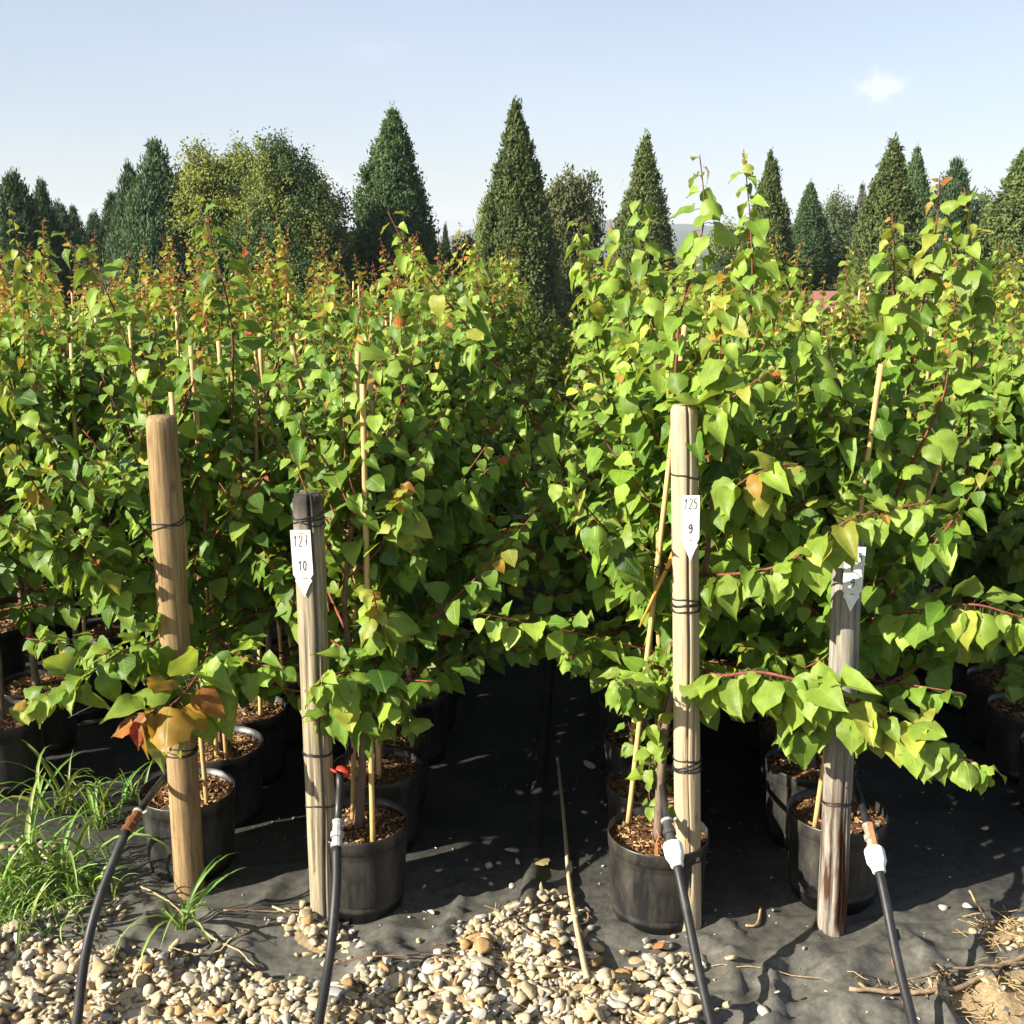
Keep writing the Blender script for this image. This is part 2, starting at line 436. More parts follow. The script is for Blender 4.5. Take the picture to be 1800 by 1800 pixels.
def grid(xs, ys, fn):
    X, Y = np.meshgrid(xs, ys); Z = fn(X, Y)
    V = np.stack([X, Y, Z], -1).reshape(-1, 3); nx, ny = len(xs), len(ys)
    i = np.arange(ny - 1)[:, None] * nx; j = np.arange(nx - 1)[None]
    Q = np.stack([i + j, i + j + 1, i + nx + j + 1, i + nx + j], -1).reshape(-1, 4)
    return V, Q


xs = np.concatenate([[-2600, -900, -300, -100, -50], np.arange(-30, 31, 5), [50, 100, 300, 900, 2600]])
ys = np.concatenate([[-40, -10, 0], np.arange(5, 40, 1.0), [50, 70, 100, 200, 500, 1200, 2600]])
V, Q = grid(xs, ys, land_z)
tag(obj('meadow', mk('meadow', V, Q, mat=M_LAND)), kind='structure', label='grassy ground around and beyond the potted saplings')
xs = np.concatenate([np.arange(-14, -2.4, 1.0), np.arange(-2.4, 2.4, 0.016), np.arange(2.4, 15, 1.0)])
ys = np.concatenate([np.arange(0.4, 1.4, 0.2), np.arange(1.4, 3.2, 0.013), np.arange(3.2, 6, 0.05), np.arange(6, 10, 1.0)])
V, Q = grid(xs, ys, fz)
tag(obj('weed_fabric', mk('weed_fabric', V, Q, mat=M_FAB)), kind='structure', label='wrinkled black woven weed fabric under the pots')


def gz(x, y):
    s = gravel_sd(x, y) + 0.03 * (vn(x, y, 14, 7) - 0.5)
    return fz(x, y) + np.clip(s * 0.4 - .012, -0.03, 0.005) - 0.001 + 0.006 * (vn(x, y, 25, 8) - .5) + 0.008 * (vn(x, y, 47, 3) - .5)


xs = np.arange(-1.9, 1.9, 0.02); ys = np.arange(1.3, 2.75, 0.02)
V, Q = grid(xs, ys, gz)
keep = (V[Q][:, :, 2] > fz(V[Q][:, :, 0], V[Q][:, :, 1]) - 0.02).any(1)
grit = tag(obj('gravel_bed', mk('gravel_bed', V, Q[keep], mat=M_SAND)), kind='structure', label='cream gravel strip in front of the rows')


# stones: angular rounded lumps
def ico(sub=2):
    import bmesh
    bm = bmesh.new(); bmesh.ops.create_icosphere(bm, subdivisions=sub, radius=1.0)
    V = np.array([v.co[:] for v in bm.verts]); bm.verts.index_update()
    T = np.array([[v.index for v in f.verts] for f in bm.faces]); bm.free()
    return V, T


IV, IT = ico(2)


def stone_shape(r):
    V = IV.copy()
    for _ in range(r.integers(9, 15)):                       # planar cuts
        n = nrmz(r.normal(size=3)); c = r.uniform(0.36, 0.76)
        d = V @ n; m = d > c
        V[m] -= np.outer(d[m] - c, n) * 0.97
    V *= np.array([r.uniform(0.85, 1.3), r.uniform(0.6, 0.95), r.uniform(0.36, 0.62)])
    return V


SHAPES = [stone_shape(rng) for _ in range(14)]
STINT = [(0.39, 0.325, 0.21), (0.42, 0.365, 0.26), (0.37, 0.285, 0.165), (0.43, 0.395, 0.325), (0.36, 0.225, 0.095), (0.28, 0.27, 0.255), (0.39, 0.315, 0.195)]
SPROB = np.array([.25, .25, .12, .18, .05, .05, .10])
SMESH = {}
def stone_mesh(s, c):
    if (s, c) not in SMESH: SMESH[(s, c)] = mk('stone', SHAPES[s], IT, np.array(STINT[c]), mat=M_STONE)
    return SMESH[(s, c)]


def rotm(r, flat=0.35):
    e = Matrix.Rotation(r.uniform(0, 6.283), 3, 'Z') @ Matrix.Rotation(r.normal() * flat, 3, 'X') @ Matrix.Rotation(r.normal() * flat, 3, 'Y')
    return np.array(e)


st = []
def scatter(n, x0, x1, y0, y1, cond, size, lift):
    x = rng.uniform(x0, x1, n); y = rng.uniform(y0, y1, n)
    k = cond(x, y); x, y = x[k], y[k]
    for a, b in zip(x, y):
        s = float(np.clip(rng.lognormal(math.log(size), 0.32), size * 0.45, size * 1.9))
        st.append((a, b, float(gz(a, b)) if gravel_sd(a, b) > 0 else float(fz(a, b)), s, lift))


def inmain(x, y):
    d = np.maximum(sdf(POLY_MAIN, x, y), sdf(POLY_POST, x, y)) + 0.06 * (vn(x, y, 11, 4) - .5)
    return (d > -.03) & (rng.random(x.shape) < np.clip(.22 + d / .085 - 1.2 * np.clip(y - 2.2, 0, .4), 0.02, 1))



scatter(13000, -1.5, 0.85, 1.62, 2.55, inmain, 0.0128, 0.0)
scatter(5200, -1.5, 0.85, 1.62, 2.5, lambda x, y: inmain(x, y) & (gravel_sd(x, y) > 0.03), 0.0146, 0.007)
scatter(160, -0.1, 0.25, 2.2, 2.5, lambda x, y: np.abs(gravel_sd(x, y)) < 0.05, 0.016, 0.0)
scatter(1800, 0.4, 1.4, 1.6, 2.5, lambda x, y: (np.maximum(sdf(POLY_RIGHT, x, y), sdf(POLY_CORNER, x, y)) > 0) & (vn(x, y, 9, 9) > 0.30), 0.0095, 0.0)
scatter(500, -1.6, -0.7, 2.2, 2.8, lambda x, y: (sdf(POLY_GRASS, x, y) > 0) & (vn(x, y, 8, 9) > 0.35), 0.014, 0.0)
scatter(230, -0.3, 0.35, 2.3, 4.2, lambda x, y: vn(x, y, 5, 2) > 0.45, 0.0045, 0.0)
scatter(260, 0.25, 1.5, 1.8, 3.4, lambda x, y: vn(x, y, 6, 4) > 0.5, 0.0042, 0.0)
scatter(120, -1.3, -0.3, 2.25, 2.9, lambda x, y: vn(x, y, 6, 5) > 0.5, 0.005, 0.0)
pr = []
f3 = Vector((-math.sin(YAW) * math.cos(PITCH), math.cos(YAW) * math.cos(PITCH), -math.sin(PITCH)))
order = sorted(range(len(st)), key=lambda i: -(st[i][3] * (1 if st[i][4] > 0 else 0.6) / max(0.5, st[i][1])) if (abs(st[i][0] + 0.02) < 0.9 and st[i][1] > 1.98) else 0)
top300 = set(order[:300])
acc = Geo()
tr = np.random.default_rng(8)
for i, (a, b, z, s, lift) in enumerate(st):
    sh, c = int(tr.integers(14)), int(tr.choice(7, p=SPROB)); Rm = rotm(tr)
    if s < 0.007: c = 3 if c % 2 else 5
    zc = z + s * 0.33 + lift
    if i in top300:
        o = obj('stone', stone_mesh(sh, c), grit)
        o.matrix_basis = Matrix.Translation((a, b, zc)) @ (Matrix([list(q) for q in Rm]).to_4x4() @ Matrix.Scale(s, 4))
    else:
        acc.add(SHAPES[sh] @ Rm.T * s + np.array([a, b, zc]), None, IT, np.array(STINT[c]) * tr.uniform(0.85, 1.15))
o = obj('gravel', acc.mesh('gravel', M_STONE), grit); o['kind'] = 'stuff'

# loose pebbles lying on the black fabric in the aisle, each its own thing
PEB = [(858, 1487, .018, 'flat grey pebble farthest back on the dark fabric of the aisle'), (900, 1503, .017, 'square pale pebble beside the black seam of the aisle'),
       (772, 1540, .016, 'oval pebble alone on the dark fabric nearest the front left pot'), (861, 1528, .020, 'long broken pebble in the middle of the shaded aisle'),
       (877, 1524, .010, 'small round pebble touching the long broken pebble'), (838, 1532, .010, 'small tall pebble left of the long broken pebble'),
       (853, 1548, .011, 'small white pebble just below the long broken pebble'), (820, 1515, .008, 'tiny pale pebble alone in the shaded aisle'),
       (909, 1524, .011, 'twin pebbles of pale grey beside the fabric seam'), (864, 1558, .010, 'flat pale pebble sliver above the gravel heap'),
       (899, 1568, .012, 'triangular pale pebble above the right end of gravel heap'), (745, 1566, .009, 'small pale pebble left of the gravel heap on fabric'),
       (758, 1607, .016, 'round tan pebble farthest left before the gravel heap'), (1027, 1435, .015, 'pale pebble right of the thin lying cane'),
       (913, 1399, .017, 'tan pebble near the seam far up the aisle'), (1036, 1353, .020, 'larger grey pebble far up the aisle near right pots'),
       (1010, 1532, .009, 'tiny white pebble just right of the thin lying cane'), (736, 1667, .013, 'white pebble alone on the sunlit fabric fold'),
       (635, 1685, .020, 'flat cream pebble on fabric beside the second black hose'), (1284, 1711, .019, 'cream pebble alone on fabric right of third hose'),
       (1340, 1795, .024, 'cream pebble at the bottom edge on right fabric'), (1275, 1797, .018, 'half hidden pebble at the bottom edge beside the third hose'),
       (1730, 1463, .012, 'pale pebble on shaded fabric far right'), (1658, 1604, .017, 'pale pointed pebble on fabric right of the fourth hose'),
       (1634, 1232, .020, 'grey pebble far back on dark fabric behind the grey post'), (1698, 1618, .017, 'smooth cream pebble at the left tip of right gravel patch'), (168, 1648, .020, 'tall tan pebble standing between first hose and grass tuft'),
       (1767, 1630, .016, 'round cream pebble on the right gravel patch at the edge')]
for i, (px, py, s, lb) in enumerate(PEB):
    g = ground(px, py); o = obj('pebble', stone_mesh(i % 14, [3, 0, 1, 3, 0][i % 5]))
    o.matrix_basis = Matrix.Translation((g.x, g.y, float(max(fz(g.x, g.y), gz(g.x, g.y))) + s * 0.35)) @ (Matrix([list(q) for q in rotm(tr, 0.2)]).to_4x4() @ Matrix.Scale(s, 4))
    tag(o, lb, 'pebble', 'loose pebbles on the fabric')

# straw bits and soil crumbs
acc = Geo()
for poly, n in ((POLY_RIGHT, 420), (POLY_CORNER, 800), (POLY_MAIN, 90)):
    lo, hi = poly.min(0), poly.max(0)
    for _ in range(n):
        x, y = tr.uniform(max(lo[0], -1.3), min(hi[0], 1.4)), tr.uniform(max(lo[1], 1.7), hi[1])
        if sdf(poly, x, y) < -0.01: continue
        a = tr.uniform(0, 6.28); l = tr.uniform(0.015, 0.06); z = float(max(gz(x, y), fz(x, y))) + tr.uniform(.002, .014)
        d = np.array([math.cos(a), math.sin(a), tr.normal() * .15])
        p = np.array([x, y, z]); tube(acc, [p - d * l / 2, p + tr.normal(size=3) * .003, p + d * l / 2], tr.uniform(.0006, .0016), 4, np.array((0.42, 0.30, 0.14)) * tr.uniform(.4, 1.1), False)
o = obj('straw_litter', acc.mesh('straw_litter', M_TWIG)); tag(o, 'dry straw and bark crumbs scattered over gravel', kind='stuff')

# ------------------------------------------------------------------ wooden posts
def wood(name, c_dark, c_light, c_stain, stain_lo, stain_hi, zt=None, top=None, foot=None, grain=26):
    m, N, L, p = newmat(name)
    tc = N.new('ShaderNodeTexCoord'); sx = N.new('ShaderNodeSeparateXYZ'); L.new(tc.outputs['Object'], sx.inputs[0])
    mp = N.new('ShaderNodeMapping'); mp.inputs['Scale'].default_value = (1, 1, 0.045); L.new(tc.outputs['Object'], mp.inputs[0])
    c, h = noise_col(N, L, c_dark, c_light, grain * 5, 8, mp.outputs[0], 0.34, 0.60, 0.7)
    mp2 = N.new('ShaderNodeMapping'); mp2.inputs['Scale'].default_value = (1, 1, 0.3); L.new(tc.outputs['Object'], mp2.inputs[0])
    c2, h2 = noise_col(N, L, (0, 0, 0), (1, 1, 1), 16, 4, mp2.outputs[0], stain_lo, stain_hi)
    c = mixc(N, L, c2, c, c_stain)
    vo = N.new('ShaderNodeTexVoronoi'); vo.inputs['Scale'].default_value = 7; vo.inputs['Randomness'].default_value = 1
    mp3 = N.new('ShaderNodeMapping'); mp3.inputs['Scale'].default_value = (2.2, 2.2, 1.1); L.new(tc.outputs['Object'], mp3.inputs[0]); L.new(mp3.outputs[0], vo.inputs['Vector'])
    kn = N.new('ShaderNodeMapRange'); L.new(vo.outputs['Distance'], kn.inputs[0]); kn.inputs[1].default_value = 0.05; kn.inputs[2].default_value = 0.16; kn.inputs[3].default_value = 0.7; kn.inputs[4].default_value = 0
    c = mixc(N, L, kn.outputs[0], c, tuple(v * 0.35 for v in c_light))
    for (z0, z1, colr) in ((top or ()) and [top]) or []:
        r = N.new('ShaderNodeMapRange'); L.new(sx.outputs[2], r.inputs[0]); r.inputs[1].default_value = z0; r.inputs[2].default_value = z1
        ad = N.new('ShaderNodeMath'); ad.operation = 'MULTIPLY'; L.new(r.outputs[0], ad.inputs[0])
        q = N.new('ShaderNodeMapRange'); L.new(h2, q.inputs[0]); q.inputs[1].default_value = .35; q.inputs[2].default_value = .5; L.new(q.outputs[0], ad.inputs[1])
        c = mixc(N, L, ad.outputs[0], c, colr)
    for (z0, z1, colr) in ((foot or ()) and [foot]) or []:
        r = N.new('ShaderNodeMapRange'); L.new(sx.outputs[2], r.inputs[0]); r.inputs[1].default_value = z1; r.inputs[2].default_value = z0
        mp4 = N.new('ShaderNodeMapping'); mp4.inputs['Scale'].default_value = (1, 1, 0.12); L.new(tc.outputs['Object'], mp4.inputs[0])
        c4, h4 = noise_col(N, L, (0, 0, 0), (1, 1, 1), 45, 4, mp4.outputs[0], .42, .56)
        ad = N.new('ShaderNodeMath'); ad.operation = 'MULTIPLY'; L.new(r.outputs[0], ad.inputs[0]); L.new(c4, ad.inputs[1])
        c = mixc(N, L, ad.outputs[0], c, colr)
    L.new(c, p.inputs['Base Color']); p.inputs['Roughness'].default_value = 0.8; p.inputs['Specular IOR Level'].default_value = 0.2
    bump(N, L, p, h, 0.5, 0.0018)
    return m


W1 = wood('golden_post_wood', (0.130, 0.082, 0.036), (0.32, 0.222, 0.115), (0.19, 0.128, 0.066), 0.6, 0.85, grain=26)
W2 = wood('weathered_post_wood', (0.115, 0.095, 0.065), (0.35, 0.29, 0.195), (0.18, 0.165, 0.135), 0.5, 0.75, top=(0.93, 1.02, (0.035, 0.031, 0.028)))
W3 = wood('pale_post_wood', (0.26, 0.20, 0.12), (0.43, 0.35, 0.225), (0.27, 0.245, 0.20), 0.52, 0.75)
W4 = wood('grey_post_wood', (0.12, 0.112, 0.098), (0.28, 0.26, 0.22), (0.30, 0.25, 0.165), 0.55, 0.75, foot=(0.26, 0.46, (0.060, 0.024, 0.010)))  # grey wood, toned greyer to stand in for leaf shade on it


def post_mesh(name, h, r0, r1, cracks, mat, chamfer=0.012, seg=56, rough_top=0.0, seed=1, rag=0.0):
    r = np.random.default_rng(seed); zs = np.concatenate([[-0.12], np.linspace(0, h - chamfer, 60), [h - chamfer * 0.35, h]])
    th = np.linspace(0, 2 * np.pi, seg, endpoint=False); V = []
    wob = [0.10 * math.sin(5 * z + seed) + 0.06 * math.sin(13 * z + 2 * seed) for z in zs]
    for z, w in zip(zs, wob):
        k = np.clip(z / h, 0, 1); rr = np.full(seg, r0 + (r1 - r0) * k)
        rr *= 1 + 0.02 * (vn(np.cos(th) * 2 + 9, np.full(seg, z * 6), 1, seed) - .5) + 0.02 * (vn(th * 6, np.full(seg, z * 0.7), 1, seed + 3) - .5) + rag * (vn(th * 8, np.full(seg, z * 5), 1, seed + 5) - .5)
        if z >= h - chamfer * 0.4: rr *= 1 - 0.12
        if z >= h: rr *= 0.93
        for (a, z0, z1, dep) in cracks:
            if z0 <= z <= z1:
                i = int(round(a / (2 * math.pi) * seg)) % seg
                f = min(1, (z - z0) / 0.06, (z1 - z) / 0.06 if z1 < h else 1)
                rr[i] -= dep * max(f, 0)
        V.append(np.stack([rr * np.cos(th + w), rr * np.sin(th + w), z + (rough_top * (vn(th * 3, th, 1, seed) - .5) if z > h - chamfer * .5 else np.zeros(seg))], -1))
    V = np.concatenate(V); n = len(zs)
    i = np.arange(n - 1)[:, None] * seg; j = np.arange(seg)[None]; k = (j + 1) % seg
    Q = np.stack([i + j, i + k, i + seg + k, i + seg + j], -1).reshape(-1, 4)
    V = np.concatenate([V, [[0, 0, h - 0.001]]]); c = len(V) - 1; b = (n - 1) * seg
    T = np.array([(c, b + q, b + (q + 1) % seg) for q in range(seg)])
    return mk(name, V, [Q, T], mat=mat)


def wire_tie(parent, z, r, turns, pitch, seed, col=(0.012, 0.012, 0.013), w=0.0016, tail=None):
    rr = np.random.default_rng(seed); g = Geo()
    for t in range(turns):
        zz = z + (t - (turns - 1) / 2) * pitch; ti = rr.normal() * 0.006; ph = rr.uniform(0, 6.28)
        a = np.linspace(0, 2 * np.pi, 33)
        tube(g, np.stack([(r + w * .7) * np.cos(a), (r + w * .7) * np.sin(a), zz + ti * np.sin(a + ph) + 0.002 * np.sin(3 * a)], -1), w, 5, col, False)
    if tail:
        tube(g, smooth_path(tail, 5), w * 0.7, 5, col)
    return obj('wire_tie', g.mesh('wire_tie', M_WIRE), parent)


DIG = {'1': [[(.2, .75), (.5, 1), (.5, 0)]], '2': [[(.1, .78), (.3, 1), (.7, .95), (.75, .7), (.1, .02), (.85, .05)]], '7': [[(.1, .97), (.85, 1), (.4, 0)], [(.25, .48), (.8, .52)]],
       '0': [[(.5 + .36 * math.sin(a), .5 + .5 * math.cos(a)) for a in np.linspace(0.2, 6.4, 14)]],
       '9': [[(.8, .7), (.6, .98), (.25, .9), (.2, .62), (.5, .5), (.8, .68), (.75, .3), (.5, .02), (.2, .08)]],
       '5': [[(.85, 1), (.25, .97), (.18, .58), (.55, .64), (.82, .4), (.6, .05), (.12, .05)]], '-': [[(0, .5), (1, .5)]]}


def strokes(txt, w, h, cx, cz, sw, slant=0.1):
    """flat pen strokes in the x-z plane, facing -y"""
    g = Geo(); n = len(txt); cw = w / n
    for k, ch in enumerate(txt):
        for pl in DIG[ch]:
            P = [(cx - w / 2 + cw * (k + .08 + .8 * (x + .07 * math.sin(9 * y + k * 2.3 + cz * 90))) + slant * (y - .5) * h * .4, cz + (y - .5) * h) for x, y in pl]
            P = np.array(P)
            if len(P) > 2:
                P = smooth_path(np.c_[P, np.zeros(len(P))], 3)[:, :2] if ch in '02959' else P
            for a, b in zip(P[:-1], P[1:]):
                d = (b - a) / max(np.linalg.norm(b - a), 1e-6); nn = np.array([-d[1], d[0]]) * sw / 2; e = d * sw * .3
                q = np.array([a - e + nn, a - e - nn, b + e - nn, b + e + nn])
                g.add(np.c_[q[:, 0], np.zeros(4), q[:, 1]], [[0, 1, 2, 3]], None, (0.05, 0.05, 0.05))
    return g


def plant_tag(post, r, z_top, h, w, dx, tilt, lines, bars, side='front'):
    """white pointed tag lying against the post's camera side, with pen writing"""
    L_ = [(-.5, 0), (-.5, -.66), (-.38, -.72), (-.42, -.76), (-.28, -.82), (0, -1), (.28, -.82), (.42, -.76), (.36, -.72), (.5, -.66), (.5, 0)]
    P = np.array([(x * w, y * h) for x, y in L_]); n = len(P); c = P.mean(0)
    V = [(x, -0.0008, z) for x, z in P] + [(x, 0.0008, z) for x, z in P]
    cen = [(0, -0.0008, -h * .4), (0, 0.0008, -h * .4)]
    V = np.array(V + cen)
    T = [(2 * n, (i + 1) % n, i) for i in range(n)] + [(2 * n + 1, n + i, n + (i + 1) % n) for i in range(n)]
    Qd = [(i, (i + 1) % n, n + (i + 1) % n, n + i) for i in range(n)]
    V[:, 0] += 0
    me = mk('label_tag', V, [np.array(Qd), np.array(T)], np.array((0.72, 0.72, 0.69)), None, False, M_WHITE)
    o = obj('label_tag', me, post, (dx, -r - 0.004, z_top)); o.rotation_euler = (0.0, tilt, 0.0)
    for (txt, tw, thh, cz, sw) in lines:
        g = strokes(txt, tw, thh, 0, -cz, sw)
        obj('lettering', g.mesh('lettering', M_INK, False), o, (0, -0.0014, 0))
    for (bx, bz, bw, col) in bars:
        g = Geo(); b = [(-bw / 2, 0, .0011), (bw / 2, 0, .0011), (bw / 2, 0, -.0011), (-bw / 2, 0, -.0011)]
        vv = np.array(b + [(x, -.0012, z) for x, y, z in b])
        g.add(vv, [[4, 7, 6, 5], [0, 1, 5, 4], [1, 2, 6, 5], [2, 3, 7, 6], [3, 0, 4, 7]], None, col)
        obj('staple', g.mesh('staple', M_METAL, False), o, (bx, -0.0010, -bz))
    return o


POSTS = []
def make_post(px, py, hgt, r0, r1, mat, label, cracks, lean=(0, 0), **kw):
    g = ground(px, py); t = thing('wooden_post', label, 'post', (g.x, g.y + r0, 0), 'wooden posts at the row ends')
    t.rotation_euler = (lean[0], lean[1], -YAW * 0)
    obj('post_shaft', post_mesh('post_shaft', hgt, r0, r1, cracks, mat, **kw), t)
    POSTS.append((t, g.x, g.y + r0, r0))
    return t


FR = -math.pi / 2
p1 = make_post(326, 1590, 1.19, .0365, .034, W1, 'smooth golden tan round post, leftmost of the four wooden posts', [], lean=(0, math.radians(0.5)), seed=2)
wire_tie(p1, 0.945, .0348, 2, .003, 3); wire_tie(p1, 0.395, .0355, 4, .0045, 4)
p2 = make_post(566, 1632, 1.035, .0325, .0325, W2, 'grey weathered post with blackened top and a tag marked 127 and 10', [(FR + .5, 0, 2, .012), (FR - .35, .1, .8, .006), (FR + 1.2, 0, 2, .008), (FR - .9, .3, .7, .005)], seed=5, rough_top=0.012, rag=0.06, lean=(0, 0))
wire_tie(p2, 0.985, .0328, 3, .007, 6); wire_tie(p2, 0.435, .0328, 2, .003, 7); wire_tie(p2, 0.30, .0328, 1, .003, 8)
plant_tag(p2, .0325, .963, .150, .044, -.010, math.radians(-1.5), [('127', .034, .024, .024, .0015), ('10', .020, .021, .079, .0018)], [(0, .006, .009, (.75, .30, .06)), (.002, .107, .010, (.55, .30, .10))])
p3 = make_post(1212, 1650, 1.235, .0300, .0285, W3, 'pale cracked post with a tag marked 125 and 9, third from left', [(FR + .10, .1, 1.24, .011), (FR + .62, .4, 1.0, .006), (FR - .1, .12, .5, .004)], seed=9, lean=(0, math.radians(-2.4)))
wire_tie(p3, 1.085, .029, 1, .004, 10); wire_tie(p3, 0.80, .0293, 5, .006, 11, tail=[(.03, -.012, .80), (.055, -.03, .79), (.045, -.05, .775)])
wire_tie(p3, 0.425, .0296, 4, .008, 12, w=.0019); wire_tie(p3, 0.205, .03, 2, .006, 13)
plant_tag(p3, .029, 1.048, .143, .037, .010, math.radians(1.0), [('125', .030, .022, .018, .0015), ('9', .012, .019, .072, .0022), ('-', .009, .004, .098, .0016)], [])
p4 = make_post(1466, 1648, 0.955, .0325, .0315, W4, 'grey post with dark brown peeling foot, rightmost of the four', [(FR - .5, 0, 2, .006), (FR + .2, 0, .5, .007), (FR + .8, .1, 2, .006), (FR + .5, .0, .35, .008)], seed=13, rag=0.07, lean=(0, math.radians(-1.3)))
wire_tie(p4, 0.33, .033, 2, .004, 15)
plant_tag(p4, .0315, .935, .145, .042, .008, math.radians(2.5), [('125', .034, .022, .024, .0015), ('9', .013, .019, .080, .0020), ('-', .010, .004, .105, .0016)], [])

# ------------------------------------------------------------------ hoses with their fittings
def hose(label, pts, cut, collar=None, fit=(0.05, 0.05, 0.052), sleeve=None, clampcol=(.35, .34, .32)):
    P = smooth_path([at(*p) for p in pts], 8)
    t = thing('irrigation_hose', label, 'hose', tuple(P[0]), 'black irrigation hoses'); o0 = P[0].copy(); P = P - o0
    k = cut * 8
    g = Geo(); tube(g, P[:k + 1], .0102, 12); obj('hose_pipe', g.mesh('hose_pipe', M_HOSE), t)
    a = P[k]; d = P[min(k + 5, len(P) - 1)] - P[k]; d = d / np.linalg.norm(d)
    s = 0.0
    if collar:
        g = Geo(); lathe(g, [(.0105, -.006), (.0140, -.004), (.0150, .006), (.0185, .014), (.0212, .020), (.0216, .046), (.0200, .050), (.010, .050)], 32, (.80, .80, .78), a, d); vv = g.V[-1]; ax = (vv - a) @ d; ra = vv - a - ax[:, None] * d; fl = (np.arange(len(vv)) % 4 < 2) & (ax > .018) & (ax < .048); vv[fl] -= ra[fl] * .10
        obj('white_collar', g.mesh('white_collar', M_WHITE, False), t); s = .050
    g = Geo(); lathe(g, [(.0085, 0), (.014, .001), (.014, .010), (.0115, .012), (.0115, .022), (.0150, .023), (.0150, .034), (.0112, .036), (.0112, .062), (.008, .063)], 12, fit, a + d * s, d)
    obj('connector', g.mesh('connector', M_METAL, False), t)
    g = Geo(); lathe(g, [(.0105, 0), (.0128, 0), (.0128, .006), (.0105, .006)], 14, clampcol, a + d * (s + .055), d)
    e = a + d * (s + .058); sd = np.cross(d, [0, 0, 1.0]); sd /= np.linalg.norm(sd)
    tube(g, [e + sd * .011 - d * .002, e + sd * .024 + np.array([0, 0, .006])], .0035, 6, clampcol)
    obj('hose_clamp', g.mesh('hose_clamp', M_METAL), t)
    if sleeve:
        g = Geo(); nn = np.array([0, -.75, .66]); nn -= d * nn.dot(d); nn /= np.linalg.norm(nn)
        b0, b1 = a + d * (s - .012) + nn * .0165, a + d * (s + .058) + nn * .0135
        sd2 = np.cross(d, nn); w = .0062; th = nn * .002
        q = [b0 - sd2 * w * .6, b0 + sd2 * w * .6, b1 + sd2 * w, b1 - sd2 * w]; q = q + [v + th for v in q]
        g.add(np.array(q), [[4, 5, 6, 7], [0, 3, 2, 1], [0, 1, 5, 4], [1, 2, 6, 5], [2, 3, 7, 6], [3, 0, 4, 7]], None, sleeve)
        obj('valve_lever', g.mesh('valve_lever', M_METAL, False), t)
    # the upper pipe starts inside the connector and runs on along the row
    g = Geo(); tube(g, np.concatenate([[a + d * (s + .05)], P[k + 6:]]), .0085, 10); obj('drip_pipe', g.mesh('drip_pipe', M_HOSE), t)
    return t


hose('black hose with rusty orange connector left of the golden post', [(120, 1920, 1.83), (135, 1800, 1.95), (150, 1680, 2.08), (175, 1580, 2.17), (222, 1462, 2.29), (255, 1412, 2.38), (288, 1368, 2.52), (342, 1300, 2.85), (372, 1278, 3.1), (420, 1225, 3.6), (480, 1150, 4.3)], 4, None, (.14, .055, .025), None, (.30, .28, .25))
h2 = hose('black hose with taped grey connector right of the post tagged 10', [(540, 1920, 1.81), (560, 1800, 1.93), (580, 1680, 2.06), (591, 1560, 2.17), (592, 1490, 2.24), (597, 1390, 2.34), (603, 1345, 2.42), (650, 1260, 2.8), (700, 1190, 3.3), (760, 1100, 4.3)], 4, None, (.30, .30, .29))
h3 = hose('black hose with white screw collar just right of the third post foot', [(1275, 1920, 1.83), (1250, 1800, 1.95), (1225, 1690, 2.06), (1205, 1590, 2.16), (1190, 1520, 2.23), (1172, 1440, 2.33), (1163, 1370, 2.45), (1150, 1290, 2.7), (1130, 1200, 3.2), (1105, 1080, 4.3)], 4, True, (.045, .045, .047))
hose('black hose with white collar and rusty lever right of the grey post', [(1630, 1920, 1.82), (1605, 1800, 1.95), (1578, 1690, 2.06), (1556, 1580, 2.16), (1545, 1530, 2.21), (1525, 1450, 2.31), (1508, 1395, 2.42), (1485, 1330, 2.7), (1440, 1230, 3.2), (1380, 1110, 4.3)], 4, True, (.25, .22, .19), (.42, .16, .07))
g = Geo(); b = at(601, 1356, 2.385)
q = [np.array(tuple(b)) + np.array(v) for v in ((-.010, -.012, -.005), (.018, -.014, -.009), (.016, -.013, .006), (-.012, -.011, .010))]; q += [v + np.array((0, .026, 0)) for v in q]
g.add(np.array(q), [[0, 1, 2, 3], [7, 6, 5, 4], [0, 4, 5, 1], [1, 5, 6, 2], [2, 6, 7, 3], [3, 7, 4, 0]], None, (.40, .035, .018))
tube(g, [b + Vector((-.012, -.006, .004)), b + Vector((-.02, -.02, .014)), b + Vector((-.005, -.03, .012))], .003, 6, (.40, .035, .018))
tag(obj('pipe_clip', g.mesh('pipe_clip', M_WHITE)), 'bright red clip on the drip pipe beside the second post', 'clip')

# ------------------------------------------------------------------ leaves
PROF = [(0.0, 0.0), (-0.035, .13), (-.02, .25), (.05, .36), (.15, .43), (.28, .46), (.42, .44), (.56, .375), (.69, .28), (.80, .175), (.89, .085), (.95, .035), (1.0, 0.0)]


